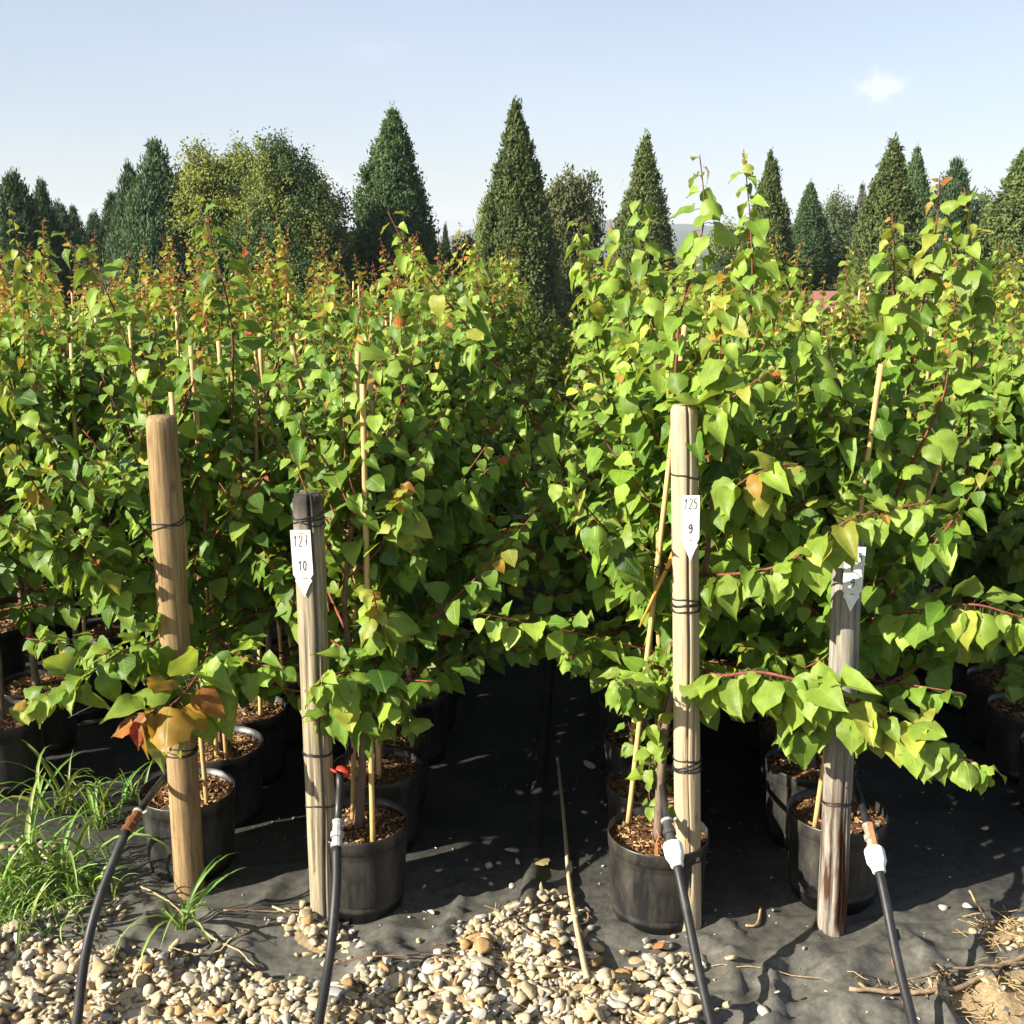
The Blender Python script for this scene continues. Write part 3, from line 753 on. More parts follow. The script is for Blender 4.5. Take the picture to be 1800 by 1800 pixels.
def leaf_hi(r, fold, curl, serr, narrow=1.0, cup=0.0):
    us = [p[0] for p in PROF]; V = []; UVs = []; cols = [-1, -.55, 0, .55, 1]
    n = len(PROF); tw = r.normal() * .10
    for i, (u, w) in enumerate(PROF):
        uc = max(u, 0.0) if i else 0.0
        for c in cols:
            ww = w * narrow * (1 + (serr * (1 if i % 2 else -1) if abs(c) == 1 and 1 < i < n - 1 else 0))
            yy = uc + (u - uc) * abs(c)
            x = c * ww; z = fold * abs(x) - curl * yy * yy - cup * x * x * 2 + 0.055 * math.sin(yy * 11 + c * 2.2 + r.uniform(0, .5)) * abs(c) + tw * x * yy
            V.append((x, yy, z)); UVs.append((x, yy))
    Q = []
    for i in range(n - 1):
        for j in range(4): a = i * 5 + j; Q.append((a, a + 1, a + 6, a + 5))
    b = len(V)                                                       # petiole
    V += [(-.012, 0.005, -.004), (.012, .005, -.004), (-.012, -.17, -.02), (.012, -.17, -.02), (-.012, -.30, -.12), (.012, -.30, -.12), (0, .005, -.02), (0, -.17, -.042), (0, -.31, -.14)]
    UVs += [(.2, .2)] * 9
    Q += [(b, b + 1, b + 3, b + 2), (b + 2, b + 3, b + 5, b + 4), (b + 1, b + 6, b + 7, b + 3), (b + 3, b + 7, b + 8, b + 5), (b + 6, b, b + 2, b + 7), (b + 7, b + 2, b + 4, b + 8)]
    return np.array(V), np.array(Q), np.array(UVs), b


HI = [leaf_hi(rng, *a) for a in ((.25, .25, .03, 1, 0), (.55, .45, .04, .92, 0), (.1, .1, .03, 1.05, .25), (.85, .3, .05, .88, 0), (.3, .8, .035, .95, .1), (.0, .35, .04, 1.0, .6), (.45, .15, .05, .82, .3), (-.15, .55, .04, 1.05, .7), (1.0, .6, .05, .85, .2))]
LV = np.array([(0, 0, 0), (-.38, .08, .10), (-.45, .30, .10), (-.30, .66, -.04), (0, 1, -.28), (.30, .66, -.04), (.45, .30, .10), (.38, .08, .10), (0, .36, -.03), (0, .7, -.12)])
LQ = np.array([(0, 8, 2, 1), (8, 9, 3, 2), (0, 7, 6, 8), (8, 6, 5, 9)]); LT = np.array([(9, 4, 3), (9, 5, 4)])
LUV = LV[:, :2]
# palette: 0 deep, 1 mid, 2 bright green, 3 lime, 4 yellow, 5 amber, 6 orange, 7 red
PAL = np.array([(.040, .100, .014), (.078, .165, .016), (.134, .236, .027), (.206, .308, .042), (.28, .31, .046), (.32, .19, .025), (.32, .120, .028), (.30, .048, .026)])
HIM = {}
def leaf_mesh(s, c):
    if (s, c) not in HIM:
        V, Q, U, b = HI[s]; t = np.tile(PAL[c], (len(V), 1)); t[b:] = (.22, .075, .03) if c > 1 else (.17, .11, .03)
        HIM[(s, c)] = mk('leaf', V, Q, t, U, True, M_LEAF)
    return HIM[(s, c)]


def leaves_on(path, r, spacing, size, mode, young=1.0, t0=0.12, droop=0.75, tipmul=0.5):
    """leaf frames along a branch: P, D, N, size, palette"""
    seg = np.linalg.norm(np.diff(path, axis=0), axis=1); cum = np.concatenate([[0], np.cumsum(seg)]); Ltot = cum[-1]
    n = max(2, int(Ltot * (1 - t0) / spacing))
    t = t0 + (1 - t0) * ((np.arange(n) + r.uniform(0, .6, n)) / n) ** .85
    s = np.clip(t, 0, 1) * Ltot
    P = np.stack([np.interp(s, cum, path[:, k]) for k in range(3)], -1)
    T = nrmz(np.stack([np.interp(np.clip(s + .02, 0, Ltot), cum, path[:, k]) - np.interp(np.clip(s - .02, 0, Ltot), cum, path[:, k]) for k in range(3)], -1))
    ref = nrmz(np.cross(T, np.tile(UP, (n, 1)) + .01)); B = np.cross(ref, T)
    ph = r.uniform(0, 6.28) + np.arange(n) * 2.4 + r.normal(0, .3, n)
    L = ref * np.cos(ph)[:, None] + B * np.sin(ph)[:, None]
    dr = droop * r.uniform(.35, 1.5, n)
    D = nrmz(L * .75 + T * .28 - UP * dr[:, None] + r.normal(0, .22, (n, 3)))
    Nn = UP * .70 + L * .50 + np.array([-.42, -.34, .25]) + r.normal(0, .27, (n, 3)); Nn = nrmz(Nn - D * (Nn * D).sum(-1, keepdims=True))
    sz = size * r.uniform(.62, 1.28, n) * np.where(t > .72, 1 - (1 - tipmul) * (t - .72) / .28, 1.0)
    # colour by age
    base = r.choice(4, n, p=mode['base'])
    yr = (t > .82 - .15 * young) & (r.random(n) < mode['tip'])
    base = np.where(yr, np.where(t > .93, r.choice(8, n, p=mode['end']), r.choice(8, n, p=mode['young'])), base)
    sz = sz * np.where(base >= 5, .70, np.where(base == 4, .88, 1.0))
    Pb = P + D * (.30 * sz)[:, None] + Nn * (.12 * sz)[:, None]
    return Pb, D, Nn, sz, base


LEFT = dict(base=[.10, .32, .36, .22], tip=.45, young=[0, .10, .30, .38, .12, .06, .04, 0], end=[0, 0, .10, .30, .25, .17, .13, .05])
LEFTR = dict(base=[.10, .30, .36, .24], tip=.55, young=[0, .05, .25, .40, .20, .07, .03, 0], end=[0, 0, 0, .25, .30, .25, .17, .03])
RIGHT = dict(base=[.07, .24, .36, .33], tip=.6, young=[0, 0, .30, .52, .16, .02, 0, 0], end=[0, 0, .10, .5, .30, .08, .02, 0])
BRIGHT = dict(base=[.0, .10, .40, .50], tip=.75, young=[0, 0, .2, .6, .2, 0, 0, 0], end=[0, 0, 0, .4, .42, .12, .06, 0])
AMBER = dict(base=[.0, .1, .3, .6], tip=1, young=[0, 0, 0, .35, .5, .13, .02, 0], end=[0, 0, 0, 0, .30, .45, .25, 0])
SCARLET = dict(base=[.0, .3, .5, .2], tip=1, young=[0, 0, .1, .25, .25, .22, .15, .03], end=[0, 0, 0, 0, .05, .25, .45, .25])
SPIRE = dict(base=[0, .1, .2, .3 + .4], tip=1, young=[0, 0, .03, .17, .24, .28, .22, .06], end=[0, 0, 0, 0, .04, .20, .38, .38])
SPIRE['base'] = [0, .1, .3, .6]
SPIREG = dict(base=[0, .1, .3, .6], tip=1, young=[0, 0, .1, .40, .35, .10, .05, 0], end=[0, 0, 0, .20, .40, .25, .13, .02])


def sapling(seed, H, spread, nb, mode, zlo=.46, spacing=.026, size=.070, zmin_leaf=0.0, top_tilt=.05, spires=0, spmode=None, avoid=None):
    r = np.random.default_rng(seed); stems = []; LV_ = []
    top = np.array([r.normal() * top_tilt, r.normal() * top_tilt, H])
    tr_ = smooth_path([(0, 0, .19), (r.normal() * .012, r.normal() * .012, .5), (top[0] * .6 + r.normal() * .02, top[1] * .6 + r.normal() * .02, H * .68), top], 5)
    stems.append((tr_, (.0125, .003), 0))
    LV_.append(leaves_on(tr_[9:], r, spacing * 1.1, size * .85, mode, t0=.2))
    az = r.uniform(0, 6.28)
    for i in range(nb):
        f = (i + r.uniform(0, .8)) / nb; z0 = zlo + (H * .86 - zlo) * f ** 1.1
        p0 = np.array([np.interp(z0, tr_[:, 2], tr_[:, 0]), np.interp(z0, tr_[:, 2], tr_[:, 1]), z0])
        az += 2.4 + r.normal() * .4; el = math.radians((r.uniform(22, 58) if f < .62 else r.uniform(50, 80)) if f > .15 else r.uniform(6, 26))
        Ln = spread * (1.1 - .5 * f) * r.uniform(.7, 1.25); d = np.array([math.cos(az) * math.cos(el), math.sin(az) * math.cos(el), math.sin(el)])
        bend = r.uniform(-.05, .30) if f > .2 else r.uniform(-.16, .1)
        pts = [p0, p0 + d * Ln * .35 + r.normal(0, .01, 3), p0 + d * Ln * .7 + UP * Ln * bend * .4, p0 + d * Ln + UP * Ln * bend]
        pa = smooth_path(pts, 4)
        if zmin_leaf and pa[-1, 2] < zmin_leaf: continue
        if avoid is not None:
            bad = np.nonzero(avoid(pa))[0]
            if len(bad):
                if bad[0] < 5: continue
                pa = pa[:bad[0]]
        stems.append((pa, (.0036, .0010), 1))
        LV_.append(leaves_on(pa, r, spacing, size, mode))
    for i in range(spires):
        a = r.uniform(0, 6.28); p0 = np.array([top[0] * .5 + .09 * math.cos(a), top[1] * .5 + .09 * math.sin(a), H * r.uniform(.70, .85)])
        e = p0 + np.array([r.normal() * .07, r.normal() * .07, r.uniform(.30, .66)])
        pa = smooth_path([p0, (p0 + e) / 2 + r.normal(0, .012, 3), e], 5); stems.append((pa, (.0034, .001), 1))
        LV_.append(leaves_on(pa, r, .014, size * 1.0, spmode, t0=.1, tipmul=.35, young=3.0, droop=.6))
    P, D, N, S, C = [np.concatenate([q[k] for q in LV_]) for k in range(5)]
    if zmin_leaf:
        k = P[:, 2] > zmin_leaf; P, D, N, S, C = P[k], D[k], N[k], S[k], C[k]
    return stems, (P, D, N, S, C), r


def stem_geo(stems, seg0=8, seg1=5):
    g = Geo(); B = np.array([(.15, .11, .08), (.20, .055, .035)])
    for pa, rr, k in stems:
        n = len(pa); c = np.tile(B[1], (n, 1)); 
        if k == 0: c = B[0] + (B[1] - B[0]) * np.clip((pa[:, 2:3] - .55) / .5, 0, 1)
        sg = seg0 if k == 0 else seg1
        tube(g, pa, np.linspace(rr[0], rr[1], n) * (1 + (0.25 * (np.arange(n) == 0) if k == 0 else 0)), sg, np.concatenate([np.repeat(c, sg, 0), c[:1], c[-1:]]))
    return g


def leaf_cloud(name, fr, r, mat=None):
    P, D, N, S, C = fr; n = len(P); X = np.cross(D, N)
    v = LV[None] * np.array([1, 1, 1]); cz = r.uniform(.2, 1.6, (n, 1)); S_ = S[:, None, None]
    V = P[:, None] + S_ * (v[..., 0:1] * X[:, None] + v[..., 1:2] * D[:, None] + (LV[:, 2][None] * cz)[..., None] * N[:, None])
    t = PAL[C] * r.uniform(.78, 1.25, (n, 1)); m = len(LV)
    off = (np.arange(n) * m)[:, None, None]
    return V.reshape(-1, 3), (LQ[None] + off).reshape(-1, 4), (LT[None] + off).reshape(-1, 3), np.repeat(t, m, 0), np.tile(LUV, (n, 1))


# pots, soil, canes (shared meshes)
g = Geo(); PR, PH = .122, .222
lathe(g, [(.098, 0.004), (.101, 0.0), (.1035, .030), (.1052, .031), (.1058, .038), (.1048, .040), (.1150, PH - .036), (.1156, PH - .035), (.1176, PH - .034), (.1192, PH - .003), (.1185, PH), (.1165, PH), (.1150, PH - .03), (.108, .05)], 36, closed_bot=True)
POT = g.mesh('pot', M_POT)


def soil_mesh(seed):
    r = np.random.default_rng(seed); V = [(0, 0, 0)]; seg = 22; rings = [.02, .04, .06, .08, .1, .1150]
    for q in rings:
        for a in np.linspace(0, 6.283, seg, endpoint=False): V.append((q * math.cos(a), q * math.sin(a), 0))
    V = np.array(V); V[:, 2] = .197 + .012 * (vn(V[:, 0], V[:, 1], 22, seed) - .5) + .008 * (vn(V[:, 0], V[:, 1], 60, seed + 1) - .5) + .01 * (1 - np.hypot(V[:, 0], V[:, 1]) / .12)
    T = [(0, 1 + j, 1 + (j + 1) % seg) for j in range(seg)]; Q = []
    for i in range(len(rings) - 1):
        for j in range(seg): a, b = 1 + i * seg + j, 1 + i * seg + (j + 1) % seg; Q.append((a, a + seg, b + seg, b))
    return mk('soil', V, [np.array(Q), np.array(T)], mat=M_SOIL)


def chip_mesh(seed):
    r = np.random.default_rng(seed); g = Geo()
    for _ in range(620):
        a = r.uniform(0, 6.28); q = .113 * math.sqrt(r.random()); p = np.array([q * math.cos(a), q * math.sin(a), .199 + .01 * (1 - q / .12) + r.uniform(0, .007)])
        l, w = r.uniform(.002, .009), r.uniform(.0009, .0028); d = nrmz(r.normal(size=3) * np.array([1, 1, .35])); s = nrmz(np.cross(d, r.normal(size=3)))
        n = np.cross(d, s) * w * .5
        g.add(np.array([p - d * l - s * w, p + d * l - s * w, p + d * l + s * w, p - d * l + s * w, p + n * 2]), [[0, 1, 2, 3]], [[0, 1, 4], [1, 2, 4], [2, 3, 4], [3, 0, 4]], np.array([(.30, .17, .075), (.19, .10, .042), (.38, .25, .12), (.11, .06, .03)][r.integers(4)]) * r.uniform(.7, 1.2))
    return g.mesh('bark_mulch', M_MULCH, False)


SOILS = [soil_mesh(k) for k in range(4)]; CHIPS = [chip_mesh(k + 20) for k in range(4)]
g = Geo(); cz = np.linspace(.15, 1.30, 14); tube(g, np.stack([0 * cz, 0 * cz, cz], -1), .0063 * (1 + .08 * (np.arange(14) % 3 == 0)), 8, (.47, .32, .13)); CANE = g.mesh('cane', M_CANE)

# ------------------------------------------------------------------ the rows of saplings
pots0 = [ground(330, 1393, .21), ground(630, 1448, .21), ground(1157, 1468, .21), ground(1472, 1432, .21)]
PERIOD = ((pots0[2].x - pots0[0].x) + (pots0[3].x - pots0[1].x)) / 2
rows = []
for k in range(-9, 10):
    for j in range(2):
        base = pots0[j] if k <= 0 else pots0[2 + j]
        if k == 1: b = pots0[2 + j]
        x = (pots0[j].x + k * PERIOD) if k != 1 else pots0[2 + j].x
        y = pots0[j].y if k == 0 else pots0[2 + j].y if k == 1 else 3.0
        rows.append((k, j, x, y))
DY = .268
plants = []
for (k, j, x, y) in rows:
    n = 0
    while y < 8.6:
        plants.append([k, j, n, x + (R2.gauss(0, .012) if n else 0), y + (R2.gauss(0, .012) if n else 0)]); n += 1; y += DY


def view(x, y, z=1.1):
    cy, sy = math.cos(YAW), math.sin(YAW); D = -x * sy + y * cy; X = x * cy + y * sy
    return D, X / max(D * math.cos(PITCH) + (CAMH - z) * math.sin(PITCH), .1)


vis = []
for p in plants:
    D, s = view(p[3], p[4])
    if abs(s) < .451 + .50 / D or (p[0] == -1 and p[4] < 4.2): vis.append((D, s, p))
vis.sort(key=lambda q: q[0])
ORD = ['front', 'second', 'third', 'fourth', 'fifth', 'sixth', 'seventh', 'eighth', 'ninth']
ROWN = {(0, 0): 'in line behind the golden tan post', (0, 1): 'in line behind the post tagged 10', (1, 0): 'in line behind the pale cracked post', (1, 1): 'in line behind the grey post with the dark foot',
        (-1, 1): 'of the first row past the left bed', (-1, 0): 'of the second row past the left bed', (2, 0): 'of the first row past the right bed', (2, 1): 'of the second row past the right bed'}
GRP_L, GRP_R = 'potted saplings left of the aisle', 'potted saplings right of the aisle'


def near_post(P):
    k = np.zeros(len(P), dtype=bool)
    for (_, x, y, r) in POSTS: k |= (np.abs(P[:, 0] - x) < .085) & (P[:, 1] < y + .06)
    return k


MID = {}
def mid_variant(kind, i):
    if (kind, i) not in MID:
        wide = kind[-1] == 'W'; base = kind.rstrip('W'); mode = {'L': LEFT, 'LR': LEFTR, 'R': RIGHT}[base]
        H = {'L': 1.17, 'LR': 1.17, 'R': 1.10}[base]
        st_, fr, r = sapling(500 + i * 7 + ord(kind[-1]), H + .09 * math.sin(i * 2.1), .46 if wide else .36, 36 if wide else 33, mode, spacing=.0140, size=.050 if base != 'R' else .055, zmin_leaf=.48, spires={'L': 2, 'LR': 3, 'R': 2}[base], spmode=SPIRE if base == 'LR' else SPIREG)
        V, Q, T, t, U = leaf_cloud('foliage', fr, r)
        MID[(kind, i)] = (mk('foliage', V, [Q, T], t, U, True, M_LEAF), stem_geo(st_, 6, 3).mesh('stem', M_BARK), (V, Q, T, t, U), st_)
    return MID[(kind, i)]


NEARMAX, NEARD, THINGS = 46, 4.0, 300
nthings = nleaf = 0; HERO = {}; NEAR = []; NSHOOT = {}
far = []
for (D, s, p) in vis:
    k, j, n, x, y = p
    left = k <= 0
    seed = 1000 + (k + 20) * 131 + j * 37 + n
    r = np.random.default_rng(seed)
    inview = abs(s) < .47
    lbl = f'leafy potted sapling, {ORD[n]} {ROWN[(k, j)]}' if n < 7 and (k, j) in ROWN and inview else (('red tipped' if D > 5.2 else 'green leafy') + ' sapling ' + ('far back' if D > 5.2 else 'midway back') + (' in the row pair left of the aisle' if k == 0 else ' in the outer rows left of the aisle') if left else ('small green' if D > 5.2 else 'bright green') + ' sapling ' + ('far back' if D > 5.2 else 'midway back') + (' in the row pair right of the aisle' if k == 1 else ' in the outer rows right of the aisle'))
    if nthings >= THINGS:
        far.append((x, y, left, seed)); continue
    t = thing('potted_sapling', lbl, 'sapling', (x, y, 0), GRP_L if left else GRP_R); nthings += 1
    if D < 7:
        obj('pot', POT, t)
        so_ = obj('soil', SOILS[seed % 4], t)
        if D < 4.2: o = obj('bark_mulch', CHIPS[seed % 4], t); o['kind'] = 'stuff'
    near = D < NEARD and inview
    if near:
        H = r.uniform(1.14, 1.30); mode = LEFT if left else RIGHT
        st_, fr, rr = sapling(seed, H, r.uniform(.44, .50) if (k, j) in ((0, 1), (1, 0)) else r.uniform(.38, .44), 40 if (k, j) in ((0, 1), (1, 0)) else 36, mode, zlo=.50, spacing=.0128, size=.050 if left else .057, avoid=lambda q: near_post(q + np.array([x, y, 0])) | ((n == 0) & (q[:, 1] < -.17) & (q[:, 2] < .78)))
        P, Dd, N, S, C = fr
        Pw = P + np.array([x, y, 0]); kk = ~near_post(Pw)
        if n == 0: kk &= ~((P[:, 1] < -.16) & (P[:, 2] < .75))
        P, Dd, N, S, C = P[kk], Dd[kk], N[kk], S[kk], C[kk]
        obj('stem', stem_geo(st_).mesh('stem', M_BARK), t)
        HERO[(k, j, n)] = t
        X = np.cross(Dd, N)
        NEAR.append((t, P, X, Dd, N, S, C, np.argsort(P[:, 1] - .3 * P[:, 2] - 2 * S), rr))
    else:
        kind = ('LR' if D > 5.2 else 'L') if left else 'R'
        if (k, j) in ((0, 1), (1, 0)): kind = ('L' if left else 'R') + 'W'
        me, sm, _, _ = mid_variant(kind, int(r.integers(7)))
        a = r.uniform(0, 6.28); sc = r.uniform(.88, 1.10)
        for nm, m_ in (('foliage', me), ('stem', sm)):
            o = obj(nm, m_, t); o.rotation_euler = (0, 0, a); o.scale = (1, 1, sc)
            if nm == 'foliage': o['kind'] = 'stuff'
    if r.random() < ((.75 if left else .4) if D < 4.5 else .35):
        o = obj('cane', CANE, t, (r.normal() * .02 + .03, r.normal() * .02 - .03, 0)); o.rotation_euler = (r.normal() * .02, r.normal() * .025, 0); o.scale = (1, 1, r.uniform(.94, 1.03))
VV, QQ, TT, CC, UU = [], [], [], [], []; off = 0; SG = Geo()
for (x, y, left, seed) in far:
    r = np.random.default_rng(seed); kind = ('LR' if x < -.2 else 'L') if left else 'R'
    _, _, (V, Q, T, t, U), st_ = mid_variant(kind, int(r.integers(7)))
    a = r.uniform(0, 6.28); ca, sa = math.cos(a), math.sin(a); sc = r.uniform(.92, 1.08)
    VV.append(np.stack([V[:, 0] * ca - V[:, 1] * sa + x, V[:, 0] * sa + V[:, 1] * ca + y, V[:, 2] * sc], -1)); QQ.append(Q + off); TT.append(T + off); CC.append(t * r.uniform(.9, 1.1)); UU.append(U); off += len(V)
    tube(SG, [(x, y, .0), (x, y, .6), (x, y, 1.15)], (.012, .004), 4, (.13, .07, .05), False)
    if r.random() < .06: tube(SG, [(x + .03, y, .0), (x + .04 + r.normal() * .02, y, 1.27)], (.006, .006), 4, (.52, .36, .15), False)
if far:
    o = obj('sapling_rows', mk('sapling_rows', np.concatenate(VV), [np.concatenate(QQ), np.concatenate(TT)], np.concatenate(CC), np.concatenate(UU), True, M_LEAF))
    tag(o, 'mass of leafy saplings filling the far rows of the nursery', kind='stuff')
    o2 = obj('sapling_stems', SG.mesh('sapling_stems', M_BARK), o); o2['kind'] = 'stuff'

# ------------------------------------------------------------------ long shoots and low branches that stand out in front
def shoot(owner, pts, mode, size=.072, spacing=.036, r0=.004, seed=0, droop=.75, tipmul=.55, t0=.05, name='shoot'):
    dens = .5 if name == 'shoot' else .72 if name == 'low_branch' else 1.0
    global nleaf
    t = HERO.get(owner)
    if t is None: print('no owner', owner); return
    rr = np.random.default_rng(7000 + seed); loc = np.array(t.location)
    pa = smooth_path([at(*q) for q in pts], 6) - loc
    g = Geo(); n = len(pa); tube(g, pa, np.linspace(r0 * .85, .0011, n), 6, (.16, .045, .032)); obj(name, g.mesh(name, M_BARK), t)
    P, Dd, N, S, C = leaves_on(pa, rr, spacing * dens, size, mode, t0=t0, droop=droop, tipmul=tipmul, young=1.5)
    X = np.cross(Dd, N)
    NSHOOT[owner] = NSHOOT.get(owner, 0) + len(P); NSHOOT[t.name] = NSHOOT[owner]
    for q in range(len(P)):
        o = bpy.data.objects.new('leaf', leaf_mesh(int(rr.integers(9)), int(C[q]))); COL.objects.link(o); o.parent = t
        a, b, c = X[q] * S[q] * rr.uniform(.8, 1.1), Dd[q] * S[q], N[q] * S[q]; e = P[q]
        o.matrix_basis = Matrix(((a[0], b[0], c[0], e[0]), (a[1], b[1], c[1], e[1]), (a[2], b[2], c[2], e[2]), (0, 0, 0, 1))); nleaf += 1


A, B_, C_, D_ = (0, 0), (0, 1), (1, 0), (1, 1)
shoot((0, 0, 0), [(300, 850, 2.62), (255, 720, 2.72), (225, 610, 2.75), (175, 490, 2.75), (108, 412, 2.75)], LEFT, 0.0546, 0.0340, seed=1, droop=.25)
shoot((0, 0, 1), [(405, 800, 2.85), (410, 640, 2.85), (402, 540, 2.82), (378, 450, 2.8), (350, 355, 2.8)], LEFT, 0.0577, 0.0340, seed=2, droop=.25)
shoot((0, 1, 2), [(1050, 930, 3.0), (965, 780, 2.9), (880, 650, 2.85), (770, 510, 2.8), (715, 435, 2.8), (682, 372, 2.8)], dict(RIGHT, tip=.9), 0.0568, 0.0323, seed=3)
shoot((0, 1, 1), [(708, 800, 2.85), (706, 640, 2.85), (700, 520, 2.85), (690, 470, 2.85)], LEFT, 0.0546, 0.0306, seed=4)
shoot((0, 1, 0), [(640, 900, 2.6), (600, 720, 2.65), (625, 590, 2.7), (640, 500, 2.7)], LEFT, 0.0562, 0.0340, seed=5)
shoot((0, 0, 2), [(520, 760, 3.1), (560, 640, 3.1), (575, 560, 3.1), (580, 490, 3.1)], LEFTR, 0.0515, 0.0272, seed=6)
shoot((0, 0, 0), [(190, 900, 2.6), (90, 780, 2.55), (30, 700, 2.5), (-20, 640, 2.5)], LEFTR, 0.0515, 0.0289, seed=7)
shoot((1, 0, 0), [(1185, 700, 2.46), (1195, 560, 2.46), (1218, 470, 2.48), (1238, 380, 2.5), (1230, 272, 2.5)], BRIGHT, 0.0614, 0.0294, seed=8, droop=.6)
shoot((1, 0, 1), [(1280, 760, 2.75), (1312, 620, 2.75), (1322, 500, 2.75), (1318, 380, 2.78), (1307, 262, 2.8)], BRIGHT, 0.0632, 0.0276, seed=9, tipmul=.3)
shoot((1, 0, 2), [(1150, 760, 2.95), (1148, 600, 2.95), (1140, 470, 2.95), (1126, 352, 2.95)], BRIGHT, 0.0577, 0.0239, seed=10)
shoot((1, 0, 3), [(1075, 760, 3.2), (1050, 600, 3.2), (1035, 480, 3.2), (1012, 385, 3.2)], BRIGHT, 0.0558, 0.0221, seed=11)
shoot((1, 0, 3), [(1115, 700, 3.15), (1105, 560, 3.15), (1090, 470, 3.15), (1072, 385, 3.15)], BRIGHT, 0.0558, 0.0221, seed=12)
shoot((1, 1, 0), [(1530, 800, 2.55), (1545, 660, 2.55), (1570, 520, 2.55), (1568, 375, 2.58)], BRIGHT, 0.0614, 0.0239, seed=13)
shoot((1, 1, 1), [(1590, 740, 2.75), (1608, 600, 2.75), (1640, 450, 2.75), (1652, 308, 2.78)], AMBER, 0.0614, 0.0276, seed=14)
shoot((1, 1, 1), [(1700, 860, 2.8), (1705, 690, 2.78), (1712, 520, 2.75), (1695, 330, 2.75)], BRIGHT, 0.0614, 0.0239, seed=15)
shoot((1, 0, 0), [(1240, 800, 2.38), (1262, 690, 2.38), (1268, 570, 2.4), (1272, 470, 2.42)], AMBER, 0.0614, 0.0202, seed=16)
shoot((1, 0, 0), [(1180, 820, 2.42), (1235, 740, 2.36), (1300, 690, 2.34), (1370, 640, 2.34)], BRIGHT, 0.0595, 0.0239, seed=17)
shoot((1, 1, 0), [(1500, 860, 2.5), (1460, 740, 2.45), (1430, 640, 2.45), (1410, 560, 2.45)], BRIGHT, 0.0595, 0.0239, seed=18)
shoot((1, 1, 0), [(1560, 900, 2.5), (1620, 780, 2.48), (1660, 690, 2.48), (1670, 600, 2.5)], BRIGHT, 0.0595, 0.0239, seed=19)
def tall_cane(owner, p0, p1):
    t = HERO.get(owner)
    if t is None: return
    g = Geo(); P = np.array([tuple(at(*p0)), tuple(at(*p1))]) - np.array(t.location); b0 = np.clip(P[0] + (P[0] - P[1]) * (P[0][2] - .2) / (P[1][2] - P[0][2]), -.07, .07); b0[2] = .18
    pa = b0 + (P[1] - b0) * np.linspace(0, 1, 16)[:, None]
    tube(g, pa, .0062 * (1 + .10 * (np.arange(16) % 4 == 0)), 8, (.47, .32, .13)); obj('cane', g.mesh('cane', M_CANE), t)


for ow, a_, b_ in (((0, 0, 1), (345, 1000, 2.66), (335, 608, 2.68)), ((0, 1, 0), (625, 980, 2.55), (629, 618, 2.58)), ((0, 0, 3), (385, 800, 3.1), (384, 600, 3.1)), ((0, 0, 4), (452, 760, 3.3), (447, 598, 3.3)), ((0, 1, 3), (511, 800, 3.0), (513, 608, 3.0)),
                   ((0, 1, 4), (690, 720, 3.2), (690, 598, 3.2)), ((1, 0, 0), (1170, 770, 2.50), (1206, 555, 2.50)), ((1, 1, 0), (1515, 890, 2.40), (1549, 640, 2.44)), ((1, 1, 2), (1735, 790, 2.75), (1738, 600, 2.75)), ((1, 0, 2), (1130, 1180, 2.75), (1150, 1000, 2.75))):
    tall_cane(ow, a_, b_)
# low branches
shoot((0, 0, 0), [(345, 1080, 2.62), (270, 1128, 2.48), (215, 1145, 2.4), (150, 1190, 2.33), (90, 1215, 2.3), (38, 1238, 2.28)], dict(BRIGHT, end=[0, 0, 0, .1, .4, .4, .1, 0]), 0.0655, 0.0119, seed=21, name='low_branch')
shoot((0, 0, 0), [(372, 1130, 2.55), (345, 1190, 2.42), (310, 1232, 2.33), (270, 1255, 2.31), (236, 1270, 2.31)], dict(SCARLET, base=[0, .1, .4, .5], young=[0, 0, 0, .15, .2, .3, .3, .05]), .108, .0100, seed=22, name='low_branch')
shoot((0, 1, 0), [(650, 1180, 2.52), (668, 1110, 2.42), (660, 1060, 2.36), (655, 1035, 2.34)], AMBER, 0.0636, 0.0102, seed=23, name='low_branch')
shoot((0, 1, 0), [(660, 1190, 2.5), (620, 1180, 2.36), (580, 1190, 2.28), (548, 1215, 2.26)], BRIGHT, 0.0602, 0.0102, seed=24, name='low_branch')
shoot((0, 1, 0), [(640, 1120, 2.5), (660, 1170, 2.38), (680, 1210, 2.32), (700, 1255, 2.30)], dict(LEFT, tip=.2), 0.0602, 0.0102, seed=25, name='low_branch')
shoot((0, 1, 0), [(640, 1130, 2.5), (610, 1190, 2.42), (600, 1235, 2.36), (655, 1280, 2.34)], dict(LEFT, tip=.2), 0.0636, 0.0136, seed=26, name='low_branch')
shoot((1, 0, 0), [(1180, 1130, 2.5), (1250, 1185, 2.36), (1340, 1182, 2.28), (1450, 1212, 2.22), (1560, 1262, 2.18), (1660, 1312, 2.15), (1745, 1362, 2.13)], dict(BRIGHT, base=[0, 0, .15, .85]), 0.0740, .0082, .006, seed=27, droop=.95, name='low_branch', tipmul=.45)
shoot((1, 0, 0), [(1190, 1000, 2.5), (1270, 1010, 2.36), (1380, 990, 2.28), (1490, 915, 2.24), (1570, 895, 2.22), (1640, 880, 2.21)], dict(BRIGHT, base=[0, 0, .2, .8], young=AMBER['young']), 0.0670, .0105, .005, seed=28, droop=1.0, name='low_branch')
shoot((1, 1, 0), [(1490, 1100, 2.55), (1580, 1078, 2.42), (1700, 1062, 2.32), (1780, 1080, 2.28), (1860, 1105, 2.26)], BRIGHT, 0.0688, .0105, .005, seed=29, droop=1.0, name='low_branch')
